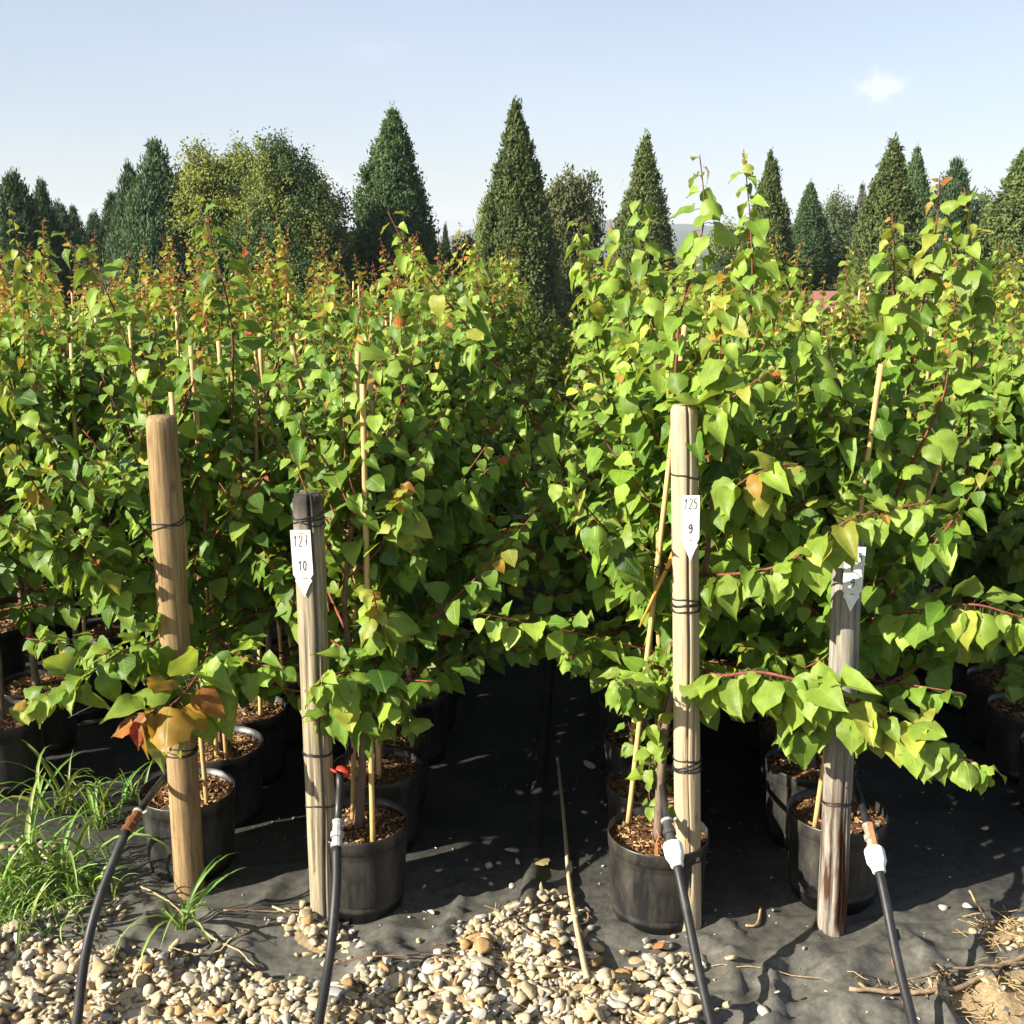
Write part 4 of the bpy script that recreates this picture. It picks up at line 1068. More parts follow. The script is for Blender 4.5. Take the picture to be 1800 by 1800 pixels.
shoot((1, 1, 0), [(1480, 1180, 2.5), (1440, 1230, 2.36), (1405, 1270, 2.30), (1385, 1310, 2.28)], dict(BRIGHT, tip=0), 0.0744, 0.0120, seed=30, droop=1.1, name='low_branch')
shoot((1, 0, 0), [(1240, 900, 2.45), (1300, 850, 2.36), (1360, 820, 2.33), (1405, 815, 2.32)], AMBER, 0.0651, 0.0129, seed=31, name='low_branch')
shoot((0, 0, 0), [(200, 1010, 2.6), (110, 930, 2.5), (60, 850, 2.46), (10, 780, 2.42)], dict(AMBER, end=AMBER['young']), 0.0530, 0.0153, seed=32, name='low_branch')
shoot((0, 0, 0), [(210, 1040, 2.6), (120, 985, 2.48), (50, 930, 2.42), (-20, 900, 2.40)], BRIGHT, 0.0546, 0.0127, seed=33, droop=1.0, name='low_branch')
shoot((0, 0, 1), [(430, 980, 2.75), (435, 900, 2.66), (425, 850, 2.6), (420, 825, 2.6)], SCARLET, 0.0593, 0.0136, seed=34)
shoot((0, 1, 0), [(690, 1000, 2.6), (700, 930, 2.5), (708, 880, 2.45), (705, 850, 2.44)], SCARLET, 0.0624, 0.0127, seed=35)
shoot((0, 0, 0), [(380, 1120, 2.58), (440, 1165, 2.46), (490, 1170, 2.42), (505, 1175, 2.42)], dict(BRIGHT, tip=0), 0.0577, 0.0136, seed=36, name='low_branch')
shoot((0, 1, 0), [(650, 1180, 2.5), (690, 1230, 2.42), (712, 1262, 2.38), (722, 1285, 2.37)], dict(LEFT, tip=.1), .058, .014, seed=43, name='low_branch')
shoot((0, 1, 0), [(625, 1190, 2.5), (590, 1235, 2.40), (565, 1262, 2.36), (550, 1270, 2.35)], dict(BRIGHT, tip=.1), .060, .014, seed=44, name='low_branch')
shoot((0, 1, 0), [(640, 1230, 2.5), (655, 1270, 2.42), (675, 1295, 2.40)], dict(LEFT, tip=.1), .058, .014, seed=45, name='low_branch')
shoot((1, 0, 0), [(1165, 1180, 2.5), (1140, 1210, 2.44), (1110, 1225, 2.42), (1085, 1235, 2.41)], dict(RIGHT, tip=.2), .050, .014, seed=46, name='low_branch')
# thin leafy sucker climbing out of the third front pot
for s_, pts in ((40, [(1150, 1455, 2.47), (1140, 1380, 2.46), (1145, 1300, 2.44), (1130, 1230, 2.42), (1150, 1150, 2.42)]), (41, [(1165, 1440, 2.47), (1155, 1350, 2.45), (1165, 1250, 2.43), (1172, 1130, 2.43)]), (42, [(1120, 1340, 2.6), (1112, 1300, 2.58), (1105, 1270, 2.57)])):
    shoot((1, 0, 0), pts, dict(BRIGHT, tip=.1), .036, .017, .0022, seed=s_, name='sucker_shoot', tipmul=.8)
for (t, P, X, Dd, N, S, C, idx, rr) in NEAR:
    cut = max(30, 300 - NSHOOT.get(t.name, 0))
    for q in idx[:cut]:
        o = bpy.data.objects.new('leaf', leaf_mesh(int(rr.integers(9)), int(C[q]))); COL.objects.link(o); o.parent = t
        a, b, c = X[q] * S[q] * rr.uniform(.8, 1.1), Dd[q] * S[q], N[q] * S[q] * (1 if q % 3 else .6); e = P[q]
        o.matrix_basis = Matrix(((a[0], b[0], c[0], e[0]), (a[1], b[1], c[1], e[1]), (a[2], b[2], c[2], e[2]), (0, 0, 0, 1))); nleaf += 1
    rest = idx[cut:]
    if len(rest):
        V, Q, T, tt, U = leaf_cloud('foliage', (P[rest], Dd[rest], N[rest], S[rest], C[rest]), rr)
        o = obj('foliage', mk('foliage', V, [Q, T], tt, U, True, M_LEAF), t); o['kind'] = 'stuff'
print('shoot leaves', NSHOOT)
# dry orange cane piece and paler tags
g = Geo(); tube(g, [at(1124, 1102, 2.36), at(1150, 1045, 2.36), at(1172, 1000, 2.38), at(1184, 972, 2.40)], (.0022, .0065), 7, (.55, .27, .05)); tag(obj('broken_cane', g.mesh('broken_cane', M_CANE)), 'splintered orange cane hanging just left of the third post', 'cane')
g = Geo(); tube(g, [at(562, 945, 2.50), at(570, 1010, 2.48), at(578, 1075, 2.46)], (.0022, .0015), 6, (.50, .22, .05)); tag(obj('dry_stalk', g.mesh('dry_stalk', M_TWIG)), 'thin orange dry stalk just right of the tag marked 10', 'stalk')
g = Geo(); b = np.array(tuple(at(1154, 1482, 2.345)))
q = np.array([(-.0035, 0, 0), (.0035, 0, 0), (.0045, -.004, -.05), (0, -.005, -.062), (-.0045, -.004, -.05)]); q = np.concatenate([q, q + (0, .0018, 0)]) + b
g.add(q, [[1, 0, 5, 6], [2, 1, 6, 7], [0, 4, 9, 5], [0, 1, 2, 4], [6, 5, 9, 7], [3, 2, 7, 8], [4, 3, 8, 9]], [[2, 3, 4], [9, 8, 7]], (.42, .17, .08))
tube(g, [b + (0, .001, 0), b + (.006, .012, .012), b + (.002, .03, .016)], .0016, 5, (.42, .17, .08))
tag(obj('plant_tag', g.mesh('plant_tag', M_WHITE, False)), 'rust brown plastic tag hanging over the third front pot rim', 'tag')

# ------------------------------------------------------------------ grass tufts
def blade_mesh(r, c):
    n = 9; L = 1.0; bend = r.uniform(.5, 1.5); V = []; tw = r.normal() * .5; ang = 1.35; p = np.array([0.0, 0.0, 0.0]); w0 = r.uniform(.014, .028)
    for i in range(n):
        t = i / (n - 1); w = w0 * (0.6 + 1.2 * t if t < .35 else 1.02 * (1 - (t - .35) / .65) ** .8 + .02); a = tw * t
        s = np.array([math.cos(a), math.sin(a) * .6, math.sin(a) * .5]); nn = np.array([0, -math.sin(ang), math.cos(ang)])
        V += [p - s * w + nn * w * .5, p, p + s * w + nn * w * .5]
        ang -= bend * 2.2 / (n - 1) * (.25 + 1.6 * t); p = p + np.array([0, math.cos(ang), math.sin(ang)]) * L / (n - 1)
    Q = []
    for i in range(n - 1):
        for j in range(2): a = i * 3 + j; Q.append((a, a + 1, a + 4, a + 3))
    return mk('blade', np.array(V), np.array(Q), np.array(c), None, True, M_GRASS)


GB = [blade_mesh(rng, c) for c in ((.115, .24, .038), (.155, .29, .045), (.095, .21, .035), (.20, .31, .065), (.13, .26, .04), (.17, .30, .055), (.105, .23, .04), (.25, .31, .09))]


def tuft(px, py, nblades, L, spread, label, seed, group=None):
    r = np.random.default_rng(seed); g0 = ground(px, py); t = thing('grass_tuft', label, 'grass', (g0.x, g0.y, float(fz(g0.x, g0.y))), group)
    for _ in range(nblades):
        o = bpy.data.objects.new('blade', GB[int(r.integers(8))]); COL.objects.link(o); o.parent = t
        o.location = (r.normal() * spread, r.normal() * spread * .7, -.005); o.rotation_euler = (r.normal() * .25, r.normal() * .25, r.uniform(0, 6.28)); s = L * r.uniform(.45, 1.15); o.scale = (s * .9 if s > .15 else .16, s, s)


GG = 'grass tufts at the left edge'
tuft(322, 1640, 16, .27, .012, 'lone grass tuft growing at the foot of the golden post', 1)
tuft(75, 1575, 66, .32, .07, 'tallest bushy grass tuft between left edge and first hose', 2, GG)
tuft(5, 1620, 64, .21, .055, 'dense grass tuft at the left edge just above gravel', 3, GG)
tuft(70, 1650, 36, .15, .05, 'short grass tuft rooted in the gravel at left edge', 4, GG)
tuft(185, 1450, 26, .24, .04, 'shaded grass tuft left of the first front pot', 5, GG)
tuft(235, 1410, 16, .14, .02, 'small grass tuft touching the first front pot', 6, GG)
tuft(110, 1430, 24, .28, .04, 'sparse grass tuft in deep shade behind the bushy tuft', 7, GG)
tuft(145, 1590, 34, .18, .035, 'low grass tuft right beside the first hose', 8, GG)

# ------------------------------------------------------------------ loose sticks, lying cane, fallen leaf, ground pin
def stick(name, pts, r0, r1, col, label, cat, lift=.004, mat=None, seg=7, wob=.0):
    P = []
    for q in pts:
        g0 = ground(q[0], q[1]); z = float(max(fz(g0.x, g0.y), gz(g0.x, g0.y))) + lift + (q[2] if len(q) > 2 else 0); P.append((g0.x, g0.y, z))
    pa = smooth_path(P, 6); rr = np.random.default_rng(int(pts[0][0])); pa[1:-1] += rr.normal(0, wob, (len(pa) - 2, 3))
    g = Geo(); tube(g, pa, np.linspace(r0, r1, len(pa)), seg, col); return tag(obj(name, g.mesh(name, mat or M_TWIG)), label, cat)


stick('lying_cane', [(1031, 1768), (1010, 1640), (1000, 1560), (990, 1440), (980, 1342)], .0072, .0048, (.46, .36, .22), 'long thin bamboo cane lying along the aisle', 'cane', .012, M_CANE)
stick('twig', [(585, 1712), (700, 1722), (860, 1728), (1045, 1760)], 0.0022, .0012, (.13, .07, .045), 'long thin reddish twig across the front gravel', 'twig', .018, wob=.002)
stick('twig', [(762, 1684), (820, 1686), (880, 1664), (945, 1640), (1000, 1600)], .0034, .0016, (.10, .06, .04), 'dark bent twig leaning over the gravel heap in the aisle', 'twig', .02, wob=.002)
stick('twig', [(1003, 1622), (905, 1640), (940, 1690), (1000, 1740)], .0018, .0010, (.16, .09, .05), 'thin wiry root on the gravel by the seam', 'twig', .02, wob=.002)
stick('twig', [(1570, 1650, .0), (1566, 1690), (1580, 1742), (1590, 1790)], .0040, .0024, (.20, .10, .06), 'brown dry twig on fabric left of the fourth hose', 'twig', .006, wob=.001)
stick('twig', [(1490, 1775), (1600, 1772), (1690, 1756), (1775, 1715), (1850, 1690)], .0046, .0064, (.26, .19, .12), 'thick pale dead branch at the lower right corner', 'branch', .014, wob=.002)
stick('twig', [(1560, 1765), (1640, 1745), (1720, 1738), (1850, 1712)], .0025, .003, (.20, .14, .09), 'thinner dead branch just above the thick pale one', 'branch', .012, wob=.002)
stick('twig', [(1700, 1605, .03), (1735, 1640, .01), (1780, 1665), (1850, 1690)], .0028, .0018, (.34, .23, .11), 'straw coloured stalk across the right gravel patch', 'twig', .008, wob=.001)
stick('twig', [(1310, 1640), (1330, 1636), (1337, 1605, .0)], .0028, .0036, (.36, .25, .13), 'short forked stub on fabric between third and fourth posts', 'twig', .006)
stick('twig', [(345, 1640), (385, 1680), (420, 1700), (452, 1718)], .0030, .0014, (.42, .31, .17), 'straw stalk running out from the grass tuft', 'twig', .012, wob=.001)
stick('twig', [(300, 1694), (370, 1698), (420, 1684), (440, 1668)], .0022, .0014, (.36, .26, .14), 'flat straw stalk on gravel below the grass tuft', 'twig', .016, wob=.002)
stick('twig', [(250, 1580), (290, 1600), (330, 1625)], .0024, .0016, (.34, .26, .16), 'grey stalk on fabric behind the grass tuft', 'twig', .006, wob=.001)
stick('twig', [(395, 1632), (470, 1615), (520, 1612), (610, 1608)], .0022, .0014, (.26, .18, .11), 'long dry stalk on fabric left of the second post', 'twig', .005, wob=.001)
stick('twig', [(480, 1612), (515, 1624), (560, 1640)], .0026, .0016, (.52, .40, .20), 'pale straw beside the foot of the second post', 'twig', .016)
stick('twig', [(605, 1632), (650, 1610), (690, 1585)], .0022, .0014, (.22, .15, .10), 'dark stalk on fabric right of second hose', 'twig', .005)
stick('ground_pin', [(1010, 1653), (1030, 1646), (1034, 1632), (1030, 1620, .0)], .0024, .0024, (.28, .17, .10), 'rusty bent ground pin on fabric beside the lying cane', 'pin', .008, M_METAL)
stick('twig', [(1250, 1712), (1330, 1722), (1450, 1745), (1540, 1742)], .0012, .0008, (.30, .22, .13), 'hair thin straw across the right fabric', 'twig', .004, wob=.002)

# seam of the fabric: two overlapping folded edges running up the aisle
yy = np.linspace(2.15, 9, 120); g = Geo()
sx_ = seam_x(yy); wv = .004 * (vn(yy, yy * 0, 9, 1) - .5)
pts = [(-.022, .001), (-.014, .007), (.0, .012), (.012, .008), (.018, .001)]
V = np.concatenate([np.stack([sx_ + wv + a, yy, fz(sx_, yy) + b + .003 * vn(yy, yy * 0 + a * 40, 12, 2)], -1) for a, b in pts]); n = len(yy)
Q = np.concatenate([np.stack([i * n + np.arange(n - 1), i * n + np.arange(1, n), (i + 1) * n + np.arange(1, n), (i + 1) * n + np.arange(n - 1)], -1) for i in range(4)])
g.add(V, Q[:, ::-1]); tag(obj('fabric_seam', g.mesh('fabric_seam', M_FAB)), kind='structure', label='raised dark seam of the weed fabric running up the aisle')

# fallen pale leaf by the seam
V, Q, U, b = HI[2]
o = obj('fallen_leaf', mk('fallen_leaf', V, Q, np.array((.46, .40, .20)), U, True, M_LEAF)); g0 = ground(951, 1536)
o.matrix_basis = Matrix.Translation((g0.x - .01, g0.y + .02, float(fz(g0.x, g0.y)) + .016)) @ Matrix.Rotation(math.radians(215), 4, 'Z') @ Matrix.Rotation(.25, 4, 'X') @ Matrix.Scale(.05, 4)
tag(o, 'pale fallen leaf lying beside the seam in the aisle', 'leaf')
o = obj('fallen_leaf', mk('fallen_leaf', V, Q, np.array((.45, .20, .08)), U, True, M_LEAF)); g0 = ground(1165, 1683)
o.matrix_basis = Matrix.Translation((g0.x, g0.y, float(fz(g0.x, g0.y)) + .022)) @ Matrix.Rotation(math.radians(70), 4, 'Z') @ Matrix.Rotation(-.4, 4, 'X') @ Matrix.Scale(.034, 4)
tag(o, 'small brown fallen leaf on the gravel before the third pot', 'leaf')
# thin drip capillary lines arching from the pipes into pots
for i, (pts, lb) in enumerate((([(1120, 982, 2.45), (1150, 995, 2.4), (1180, 1004, 2.36)], 'thin black wire running left from the pale cracked post'), ([(205, 1255, 2.9), (170, 1240, 2.95), (120, 1262, 3.0)], 'thin black capillary tube arching in the shade at left'),
                               ([(1165, 1380, 2.46), (1172, 1325, 2.45), (1190, 1305, 2.43)], 'thin black capillary tube curling beside the third post'), ([(1190, 1282, 2.6), (1120, 1275, 2.7), (1070, 1240, 2.8)], 'thin black capillary tube low in the right bed'),
                               ([(585, 1330, 2.5), (575, 1290, 2.5), (590, 1250, 2.55), (620, 1220, 2.6)], 'thin black capillary tube looping behind the second post'))):
    g = Geo(); tube(g, smooth_path([at(*q) for q in pts], 6), .0017, 5, (.02, .02, .02)); tag(obj('capillary_tube', g.mesh('capillary_tube', M_WIRE)), lb, 'tube')

# ------------------------------------------------------------------ background trees
def sprays(P, O, L, W, col, r, bend=.35, Nt=None):
    """leaf sprays: bent 2-quad strips at P pointing along O"""
    n = len(P); O = nrmz(O); S = nrmz(np.cross(O, r.normal(size=(n, 3)) if Nt is None else Nt + r.normal(size=(n, 3)) * .42)); Nn = np.cross(S, O); L = L[:, None]; W = W[:, None]
    a = P - S * W * .35; b = P + S * W * .35; m = P + O * L * .5 + Nn * L * .08; c = m - S * W; d = m + S * W; e = P + O * L - Nn * L * bend * .3
    V = np.stack([a, b, d, c, e], 1).reshape(-1, 3); off = (np.arange(n) * 5)[:, None]
    return V, np.array([0, 1, 2, 3])[None] + off, np.array([3, 2, 4])[None] + off, np.repeat(col, 5, 0)


def crown_mesh(parts, name='crown'):
    V, Q, T, C = [], [], [], []; o = 0
    for v, q, t, c in parts: V.append(v); Q.append(q + o); T.append(t + o); C.append(c); o += len(v)
    return mk(name, np.concatenate(V), [np.concatenate(Q), np.concatenate(T)], np.concatenate(C), None, False, M_TREE)


def conifer_crown(seed, prof, nclump, per, col, jit, up=.25, L=.019, W=.0042, rag=.15, clump=.036, clump_tint=None):
    """unit height, radius profile list (h, r)"""
    r = np.random.default_rng(seed); hs = np.array([p[0] for p in prof]); rs = np.array([p[1] for p in prof])
    hh = np.linspace(0, 1, 400); w = np.interp(hh, hs, rs) + .012; cdf = np.cumsum(w); cdf /= cdf[-1]
    h = np.interp(r.random(nclump), cdf, hh); az = r.uniform(0, 6.283, nclump)
    lob = 1 + .42 * (vn(az * 1.6, h * 9, 1, seed) - .5) + rag * 2 * (vn(az * 3, h * 26, 1, seed + 2) - .5)
    rad = np.interp(h, hs, rs) * lob * np.where(r.random(nclump) < .25, r.uniform(.4, .85, nclump), r.uniform(.86, 1.05, nclump))
    c = np.stack([rad * np.cos(az), rad * np.sin(az), h], -1)
    out = nrmz(np.stack([np.cos(az), np.sin(az), np.full(nclump, up)], -1))
    k = np.repeat(np.arange(nclump), per); n = len(k); cs = clump * (.5 + .8 * np.interp(h, hs, rs) / rs.max())
    P = c[k] + r.normal(size=(n, 3)) * cs[k][:, None] * np.array([.45, .45, .5]) + out[k] * (r.random(n) * cs[k] * .6)[:, None]
    O = out[k] * .45 + np.array([0, 0, .25 + up * .5]) + r.normal(size=(n, 3)) * .6
    cc = np.array(col) * (1 + jit * r.normal(size=(nclump, 1)))
    if clump_tint is not None:
        q = (r.random(nclump) < .3)[:, None]; cc = np.where(q, np.array(clump_tint), cc)
    C = np.clip(cc, .004, 1)[k] * r.uniform(.9, 1.1, (n, 1))
    # leader
    nt = 40; th = r.uniform(.95, 1.04, nt); Pt = np.stack([r.normal(0, .006, nt), r.normal(0, .006, nt), th], -1); Ot = np.stack([r.normal(0, .5, nt), r.normal(0, .5, nt), np.ones(nt)], -1)
    return crown_mesh([sprays(P, O, L * r.uniform(.6, 1.3, n), W * r.uniform(.7, 1.4, n), C, r, Nt=out[k] + np.array([0, 0, .25])), sprays(Pt, Ot, np.full(nt, L * .5), np.full(nt, W * .6), np.tile(np.array(col) * 1.2, (nt, 1)), r)])


def round_crown(seed, blobs, nclump, per, col, jit, leaf=.03, clump=.07, clump_tint=None, sun_share=0.0, droop=.2):
    """unit height; blobs (x, y, z, rx, ry, rz)"""
    r = np.random.default_rng(seed); B = np.array(blobs); vol = (B[:, 3] * B[:, 5]); k = r.choice(len(B), nclump, p=vol / vol.sum())
    d = nrmz(r.normal(size=(nclump, 3))); rr = np.where(r.random(nclump) < .3, r.uniform(.4, .85, nclump), r.uniform(.84, 1.06, nclump)) * (1 + .42 * (vn(d[:, 0] * 3 + k * 3, d[:, 2] * 3 + d[:, 1] * 2, 1.5, seed) - .55))
    c = B[k, :3] + d * rr[:, None] * B[k, 3:]; kk = np.repeat(np.arange(nclump), per); n = len(kk)
    P = c[kk] + r.normal(size=(n, 3)) * clump * .5; O = d[kk] * .3 + r.normal(size=(n, 3)) * .8 - np.array([0, 0, droop])
    cc = np.array(col) * (1 + jit * r.normal(size=(nclump, 1)))
    if clump_tint is not None: q = ((vn(c[:, 0] * 6 + c[:, 1] * 3, c[:, 2] * 5, 1.3, seed + 4) * .8 + .55 * (c[:, 2] - .5) - .5 * c[:, 0] + r.normal(0, .06, nclump)) > (.75 - sun_share))[:, None]; cc = np.where(q, np.array(clump_tint) * (1 + .12 * r.normal(size=(nclump, 1))), cc)  # sunlit look painted in: clumps toward the top and left turn golden
    C = np.clip(cc, .004, 1)[kk] * r.uniform(.9, 1.1, (n, 1))
    return crown_mesh([sprays(P, O, leaf * r.uniform(.6, 1.3, n), leaf * .36 * r.uniform(.7, 1.3, n), C, r, Nt=d[kk] + np.array([0, 0, .2]))])


SEQ = [(0, .20), (.06, .215), (.2, .212), (.4, .185), (.6, .136), (.76, .084), (.86, .048), (.93, .022), (.975, .010), (1, .002)]
COLUMN = [(0, .20), (.1, .22), (.3, .215), (.5, .185), (.7, .130), (.85, .076), (.93, .036), (.975, .014), (1, .003)]
CYP = [(0, .3), (.15, .32), (.4, .28), (.6, .21), (.8, .12), (.92, .05), (1, .006)]
SEQC = [conifer_crown(101, SEQ, 2000, 42, (.078, .112, .030), .20), conifer_crown(102, SEQ, 1800, 42, (.082, .115, .032), .22, rag=.10), conifer_crown(103, COLUMN, 2100, 42, (.046, .086, .030), .20)]
CYPC = [conifer_crown(111, CYP, 1500, 40, (.030, .066, .028), .2, up=.9, L=.028, W=.0044, rag=.30, clump=.055), conifer_crown(112, CYP, 1400, 40, (.034, .070, .030), .2, up=1.0, L=.030, W=.0044, rag=.36, clump=.06)]
BR = [conifer_crown(113, CYP, 700, 24, (.075, .06, .03), .2, up=.4, L=.03, W=.005, rag=.2, clump=.05)]


def trunk_mesh(h, r0, limbs=5, seed=0, reach=1.0):
    g = Geo(); r = np.random.default_rng(seed); tube(g, smooth_path([(0, 0, 0), (r.normal() * .03, r.normal() * .03, h * .4), (0, 0, h)], 5), (r0, r0 * .2), 8, (.10, .075, .055))
    for _ in range(limbs):
        z = h * r.uniform(.2, .5); a = r.uniform(0, 6.28); l = reach * r.uniform(.3, .55)
        tube(g, smooth_path([(0, 0, z), (math.cos(a) * l * .5, math.sin(a) * l * .5, z + l * .5), (math.cos(a) * l, math.sin(a) * l, z + l * .9)], 4), (r0 * .4, r0 * .1), 6, (.10, .075, .055))
    return g.mesh('trunk', M_BARK)


def tree(name, label, px, ptop, D, wpx, crown, hscale_w, cat='tree', group=None, rot=None, base_drop=0.0, limbs=5):
    """crown of unit height and half-width hscale_w at its widest, scaled so that the top and the width are as wanted"""
    top = at(px, ptop, D); zg = float(land_z(0, D)); h = top.z - zg
    t = thing(name, label, cat, (top.x, top.y, zg), group)
    w = wpx / FPX * D / 2 / hscale_w
    o = obj('crown', crown, t, (0, 0, h * .03)); o.scale = (w, w, h * .97); o.rotation_euler = (0, 0, R2.uniform(0, 6.28) if rot is None else rot)
    obj('trunk', trunk_mesh(h * .82, max(.06, h * .016), limbs, int(px), w * hscale_w), t)
    return t


TG = 'cone shaped conifers behind the saplings'
tree('conifer_tree', 'dark rounded column conifer, first cone right of the broad golden tree', 690, 198, 27, 142, SEQC[2], .22, group=TG)
tree('conifer_tree', 'tall pointed conifer in the middle of the skyline, tallest cone', 907, 188, 24, 148, SEQC[0], .215, group=TG)
tree('conifer_tree', 'pointed conifer rising behind the right bed left of its tallest shoot', 1135, 243, 27, 124, SEQC[1], .215, group=TG)
tree('conifer_tree', 'slender pale conifer just right of the tallest sapling shoots', 1357, 273, 30, 100, SEQC[0], .215, group=TG)
tree('conifer_tree', 'small dark cone conifer between slender pale conifer and hazy broadleaf', 1425, 325, 34, 80, SEQC[2], .22, group=TG)
tree('conifer_tree', 'large light green conifer with thin topknot near right side', 1572, 250, 26, 140, SEQC[1], .215, group=TG)
tree('conifer_tree', 'dark narrow conifer tucked behind the topknot conifer', 1613, 264, 32, 80, SEQC[2], .22, group=TG)
tree('conifer_tree', 'big conifer cut off by the right edge of the photo', 1800, 275, 24, 190, SEQC[0], .215, group=TG)
tree('conifer_tree', 'broad spreading conifer between the dark narrow one and right edge', 1682, 293, 29, 130, CYPC[1], .32, group=TG)
tree('conifer_tree', 'reddish brown conifer spire behind the hazy broadleaf tree', 1516, 330, 38, 60, BR[0], .32, group=TG)
tree('spruce_tree', 'tiny narrow spruce standing against the distant blue hill', 783, 398, 36, 28, CYPC[0], .32)
CG = 'feathery cypresses at the left'
tree('cypress_tree', 'feathery cypress at the left edge of the photo', 22, 310, 27, 150, CYPC[0], .32, group=CG)
tree('cypress_tree', 'narrow cypress second from the left edge', 72, 328, 28, 90, CYPC[1], .32, group=CG)
tree('cypress_tree', 'low pale cypress in the gap, left of the pair', 128, 372, 33, 80, CYPC[1], .32, group=CG)
tree('cypress_tree', 'low pale cypress in the gap, right of the pair', 165, 378, 34, 80, CYPC[0], .32, group=CG)
tree('cypress_tree', 'big dark feathery cypress against the golden broadleaf tree', 272, 262, 26, 170, CYPC[1], .32, group=CG, rot=.5)
tree('cypress_tree', 'smaller cypress spire on the left shoulder of the big one', 226, 296, 26.5, 110, CYPC[0], .32, group=CG)
blA = [(0, 0, .62, .20, .20, .34), (-.10, 0, .72, .15, .16, .25), (.10, 0, .74, .14, .15, .24), (0, 0, .35, .22, .22, .32)]
blB = [(-.02, 0, .55, .24, .24, .34), (-.10, 0, .80, .10, .12, .18), (-.02, 0, .76, .14, .15, .16), (.09, 0, .60, .16, .18, .22), (.04, 0, .3, .27, .26, .30), (.17, 0, .40, .13, .15, .26), (-.15, 0, .5, .16, .16, .3)]
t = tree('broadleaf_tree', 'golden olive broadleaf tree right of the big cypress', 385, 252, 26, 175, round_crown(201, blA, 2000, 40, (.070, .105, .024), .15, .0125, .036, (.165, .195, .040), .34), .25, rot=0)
t = tree('broadleaf_tree', 'largest rounded broadleaf tree with top tinted sunlit gold, left of the cones', 515, 220, 25, 215, round_crown(202, blB, 2700, 40, (.048, .086, .024), .15, .0115, .032, (.155, .19, .040), .24), .30, rot=0)
blC = [(0, 0, .55, .30, .28, .36), (-.12, 0, .75, .16, .16, .2), (.16, 0, .8, .14, .14, .18), (.02, 0, .88, .1, .1, .12), (0, 0, .3, .3, .3, .3)]
tree('cypress_tree', 'low dark cypress standing between the pale pair and the big cypress', 196, 350, 29, 90, CYPC[1], .32, group=CG)
tree('cypress_tree', 'dim low cypress filling the gap beside the second cypress', 104, 362, 31, 100, CYPC[0], .32, group=CG)
tree('broadleaf_tree', 'low dark green tree between the slender pale and small dark cones', 1392, 395, 36, 90, round_crown(209, blC, 600, 28, (.05, .08, .03), .18, .022, .055), .31)
tree('broadleaf_tree', 'shadowy tree below the topknot conifer toward the right shoots', 1520, 385, 36, 120, round_crown(210, blC, 600, 28, (.045, .075, .03), .18, .022, .055), .31)
tree('broadleaf_tree', 'loose ragged tree just behind the tallest middle cone', 1003, 298, 31, 112, round_crown(203, blC, 840, 28, (.085, .10, .035), .2, 0.025, .055), .31, rot=0)
tree('broadleaf_tree', 'bright yellow green tree peeping out left of the tallest cone', 858, 350, 32, 70, round_crown(204, blC, 600, 28, (.20, .24, .05), .15, 0.022, .055), .31)
tree('broadleaf_tree', 'small round green tree below the distant hill', 825, 420, 28, 95, round_crown(205, blC, 840, 28, (.035, .075, .02), .2, 0.022, .055), .31)
tree('broadleaf_tree', 'small pale bush beside the tallest sapling shoots', 1283, 388, 34, 78, round_crown(206, blC, 600, 28, (.12, .15, .04), .15, 0.022, .055), .31)
tree('broadleaf_tree', 'hazy grey green broadleaf tree behind the small dark cone', 1478, 345, 38, 110, round_crown(207, blC, 840, 28, (.075, .10, .045), .18, 0.019, .055), .31)
tree('broadleaf_tree', 'low green tree filling the gap left of the right edge conifer', 1735, 345, 33, 110, round_crown(208, blC, 840, 28, (.07, .10, .03), .18, 0.019, .055), .31)
# clipped hedge behind the field closes the gaps low down
r = np.random.default_rng(77); hb = [(x, 0, .45 + r.normal() * .06, .045, .6, .5) for x in np.arange(-.5, .5, .03)]
for i, (pxh, Dh, wpx, ptop, lb) in enumerate(((120, 30, 520, 425, 'dark hedge under the cypresses at the left'), (1560, 31, 560, 440, 'dark hedge under the conifers at the right'), (1010, 30, 330, 470, 'dark hedge under the middle cone conifers'), (560, 31, 420, 440, 'dark hedge under the broad rounded tree'))):
    top = at(pxh, ptop, Dh); zg = float(land_z(0, Dh)); t = thing('hedge', lb, 'hedge', (top.x, top.y, zg))
    o = obj('foliage', round_crown(300 + i, hb, 2200, 26, (.026, .050, .016), .2, .02, .05), t); w = wpx / FPX * Dh; o.scale = (w, 1.2, top.z - zg); o['kind'] = 'stuff'

# ------------------------------------------------------------------ low red roofed building past the field, and the far hills
a = at(1378, 524, 21.0); b = at(1512, 524, 21.0); zg = float(land_z(0, 21)); t = thing('shed', 'low shed with a faded red roof glimpsed past the right rows', 'shed', (a.x, a.y, zg))
ln, dep, wz, rz = (b - a).length, 3.0, a.z - zg - .25, a.z - zg + .02


def box(g, lo, hi, tint):
    x0, y0, z0 = lo; x1, y1, z1 = hi
    g.add([(x0, y0, z0), (x1, y0, z0), (x1, y1, z0), (x0, y1, z0), (x0, y0, z1), (x1, y0, z1), (x1, y1, z1), (x0, y1, z1)], [[0, 3, 2, 1], [4, 5, 6, 7], [0, 1, 5, 4], [1, 2, 6, 5], [2, 3, 7, 6], [3, 0, 4, 7]], None, tint)


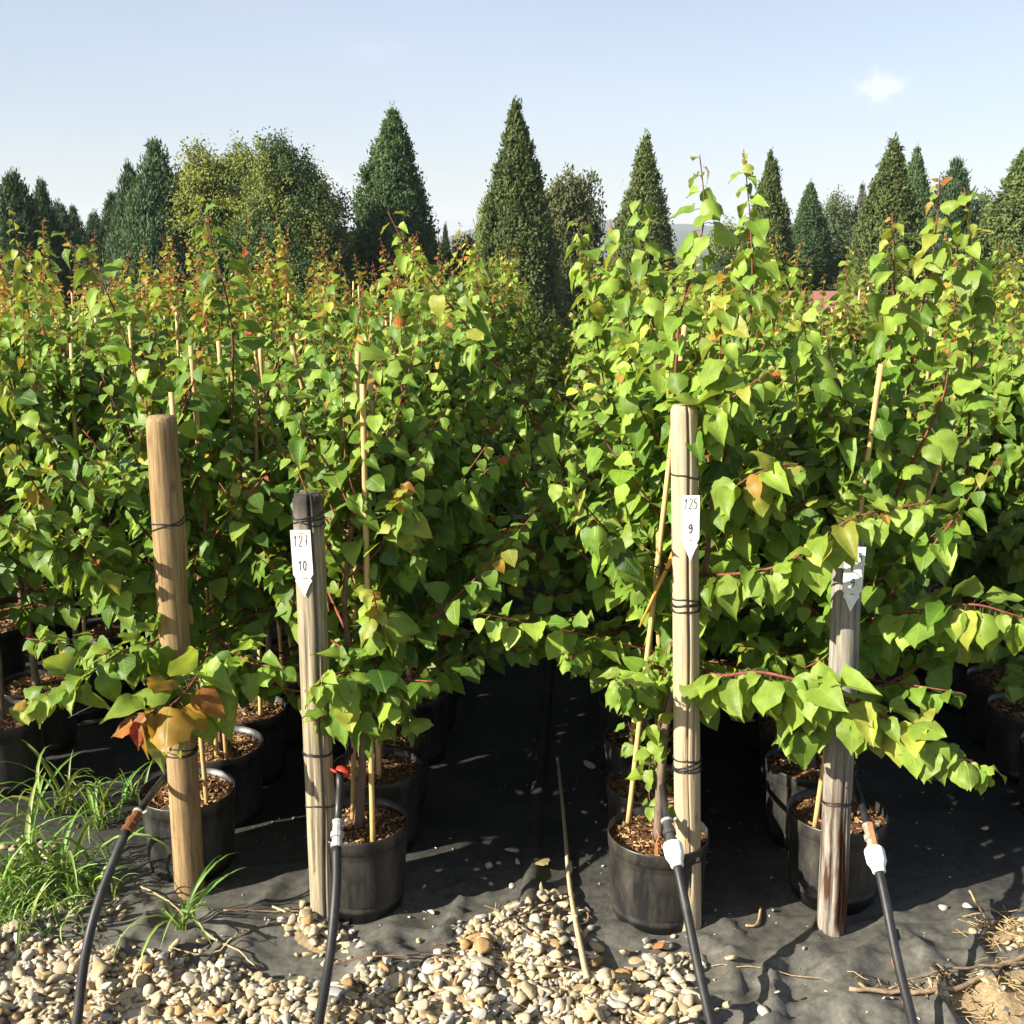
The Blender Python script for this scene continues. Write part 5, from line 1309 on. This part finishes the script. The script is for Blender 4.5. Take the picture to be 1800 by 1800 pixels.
g = Geo(); box(g, (0, 0, 0), (ln, dep, wz), (.32, .28, .22)); obj('wall', g.mesh('wall', M_TWIG, False), t)
g = Geo(); x0, x1 = -.15, ln + .15
g.add([(x0, -.25, wz), (x1, -.25, wz), (x1, dep / 2, rz), (x0, dep / 2, rz), (x1, dep + .25, wz), (x0, dep + .25, wz), (x0, -.25, wz + .06), (x1, -.25, wz + .06), (x1, dep / 2, rz + .06), (x0, dep / 2, rz + .06), (x1, dep + .25, wz + .06), (x0, dep + .25, wz + .06)],
      [[6, 7, 8, 9], [9, 8, 10, 11], [0, 1, 7, 6], [5, 11, 10, 4], [0, 3, 2, 1], [3, 5, 4, 2], [1, 2, 8, 7], [2, 4, 10, 8], [0, 6, 9, 3], [3, 9, 11, 5]], None, (.27, .115, .095))
obj('roof', g.mesh('roof', M_TWIG, False), t)

HD = 1700.0
ridge = [(300, 432), (560, 425), (640, 400), (700, 425), (765, 428), (800, 412), (835, 400), (862, 404), (900, 398), (980, 392), (1060, 386), (1130, 392), (1200, 392), (1260, 398), (1330, 404), (1450, 414), (1700, 420), (2000, 425)]
V = []; m = 160
pxs = np.linspace(-300, 2300, m); yr = np.interp(pxs, [q[0] for q in ridge], [q[1] for q in ridge]) + 3.0 * (vn(pxs, pxs * 0, .02, 4) - .5) + 1.2 * (vn(pxs, pxs * 0, .12, 4) - .5)
rowsn = 14
for i in range(rowsn):
    f = i / (rowsn - 1)
    for px, y in zip(pxs, yr):
        top = at(px, y, HD); d = (HD - 700 * (1 - f)) if i < rowsn else HD; zz = -1.6 + (top.z + 1.6) * (f ** 1.4) + 4 * (vn(px * .03, f * 6, 1, 7) - .5) * f * (1 - f) * 4
        V.append((top.x * d / HD, top.y * d / HD, zz))
i = np.arange(rowsn - 1)[:, None] * m; j = np.arange(m - 1)[None]; Q = np.stack([i + j, i + j + 1, i + m + j + 1, i + m + j], -1).reshape(-1, 4)
tag(obj('hills', mk('hills', np.array(V), Q, mat=M_HILL)), kind='structure', label='low wooded hills on the horizon')

# ------------------------------------------------------------------ summer haze
HAZE = 0.00032
if HAZE:
    g = Geo(); box(g, (-2800, -60, -4), (2800, 2800, 90), (1, 1, 1)); me = g.mesh('haze', None, False)
    m = bpy.data.materials.new('haze'); m.use_nodes = True; N, L = m.node_tree.nodes, m.node_tree.links
    N.remove(N['Principled BSDF']); v = N.new('ShaderNodeVolumePrincipled'); v.inputs['Color'].default_value = (.80, .88, 1.0, 1); v.inputs['Density'].default_value = HAZE
    L.new(v.outputs[0], N['Material Output'].inputs['Volume']); me.materials.append(m)
    tag(obj('haze', me), 'thin summer haze over the whole place', kind='stuff')
print('things', nthings, 'leaf objects', nleaf, 'far', len(far), 'objects', len(bpy.data.objects))
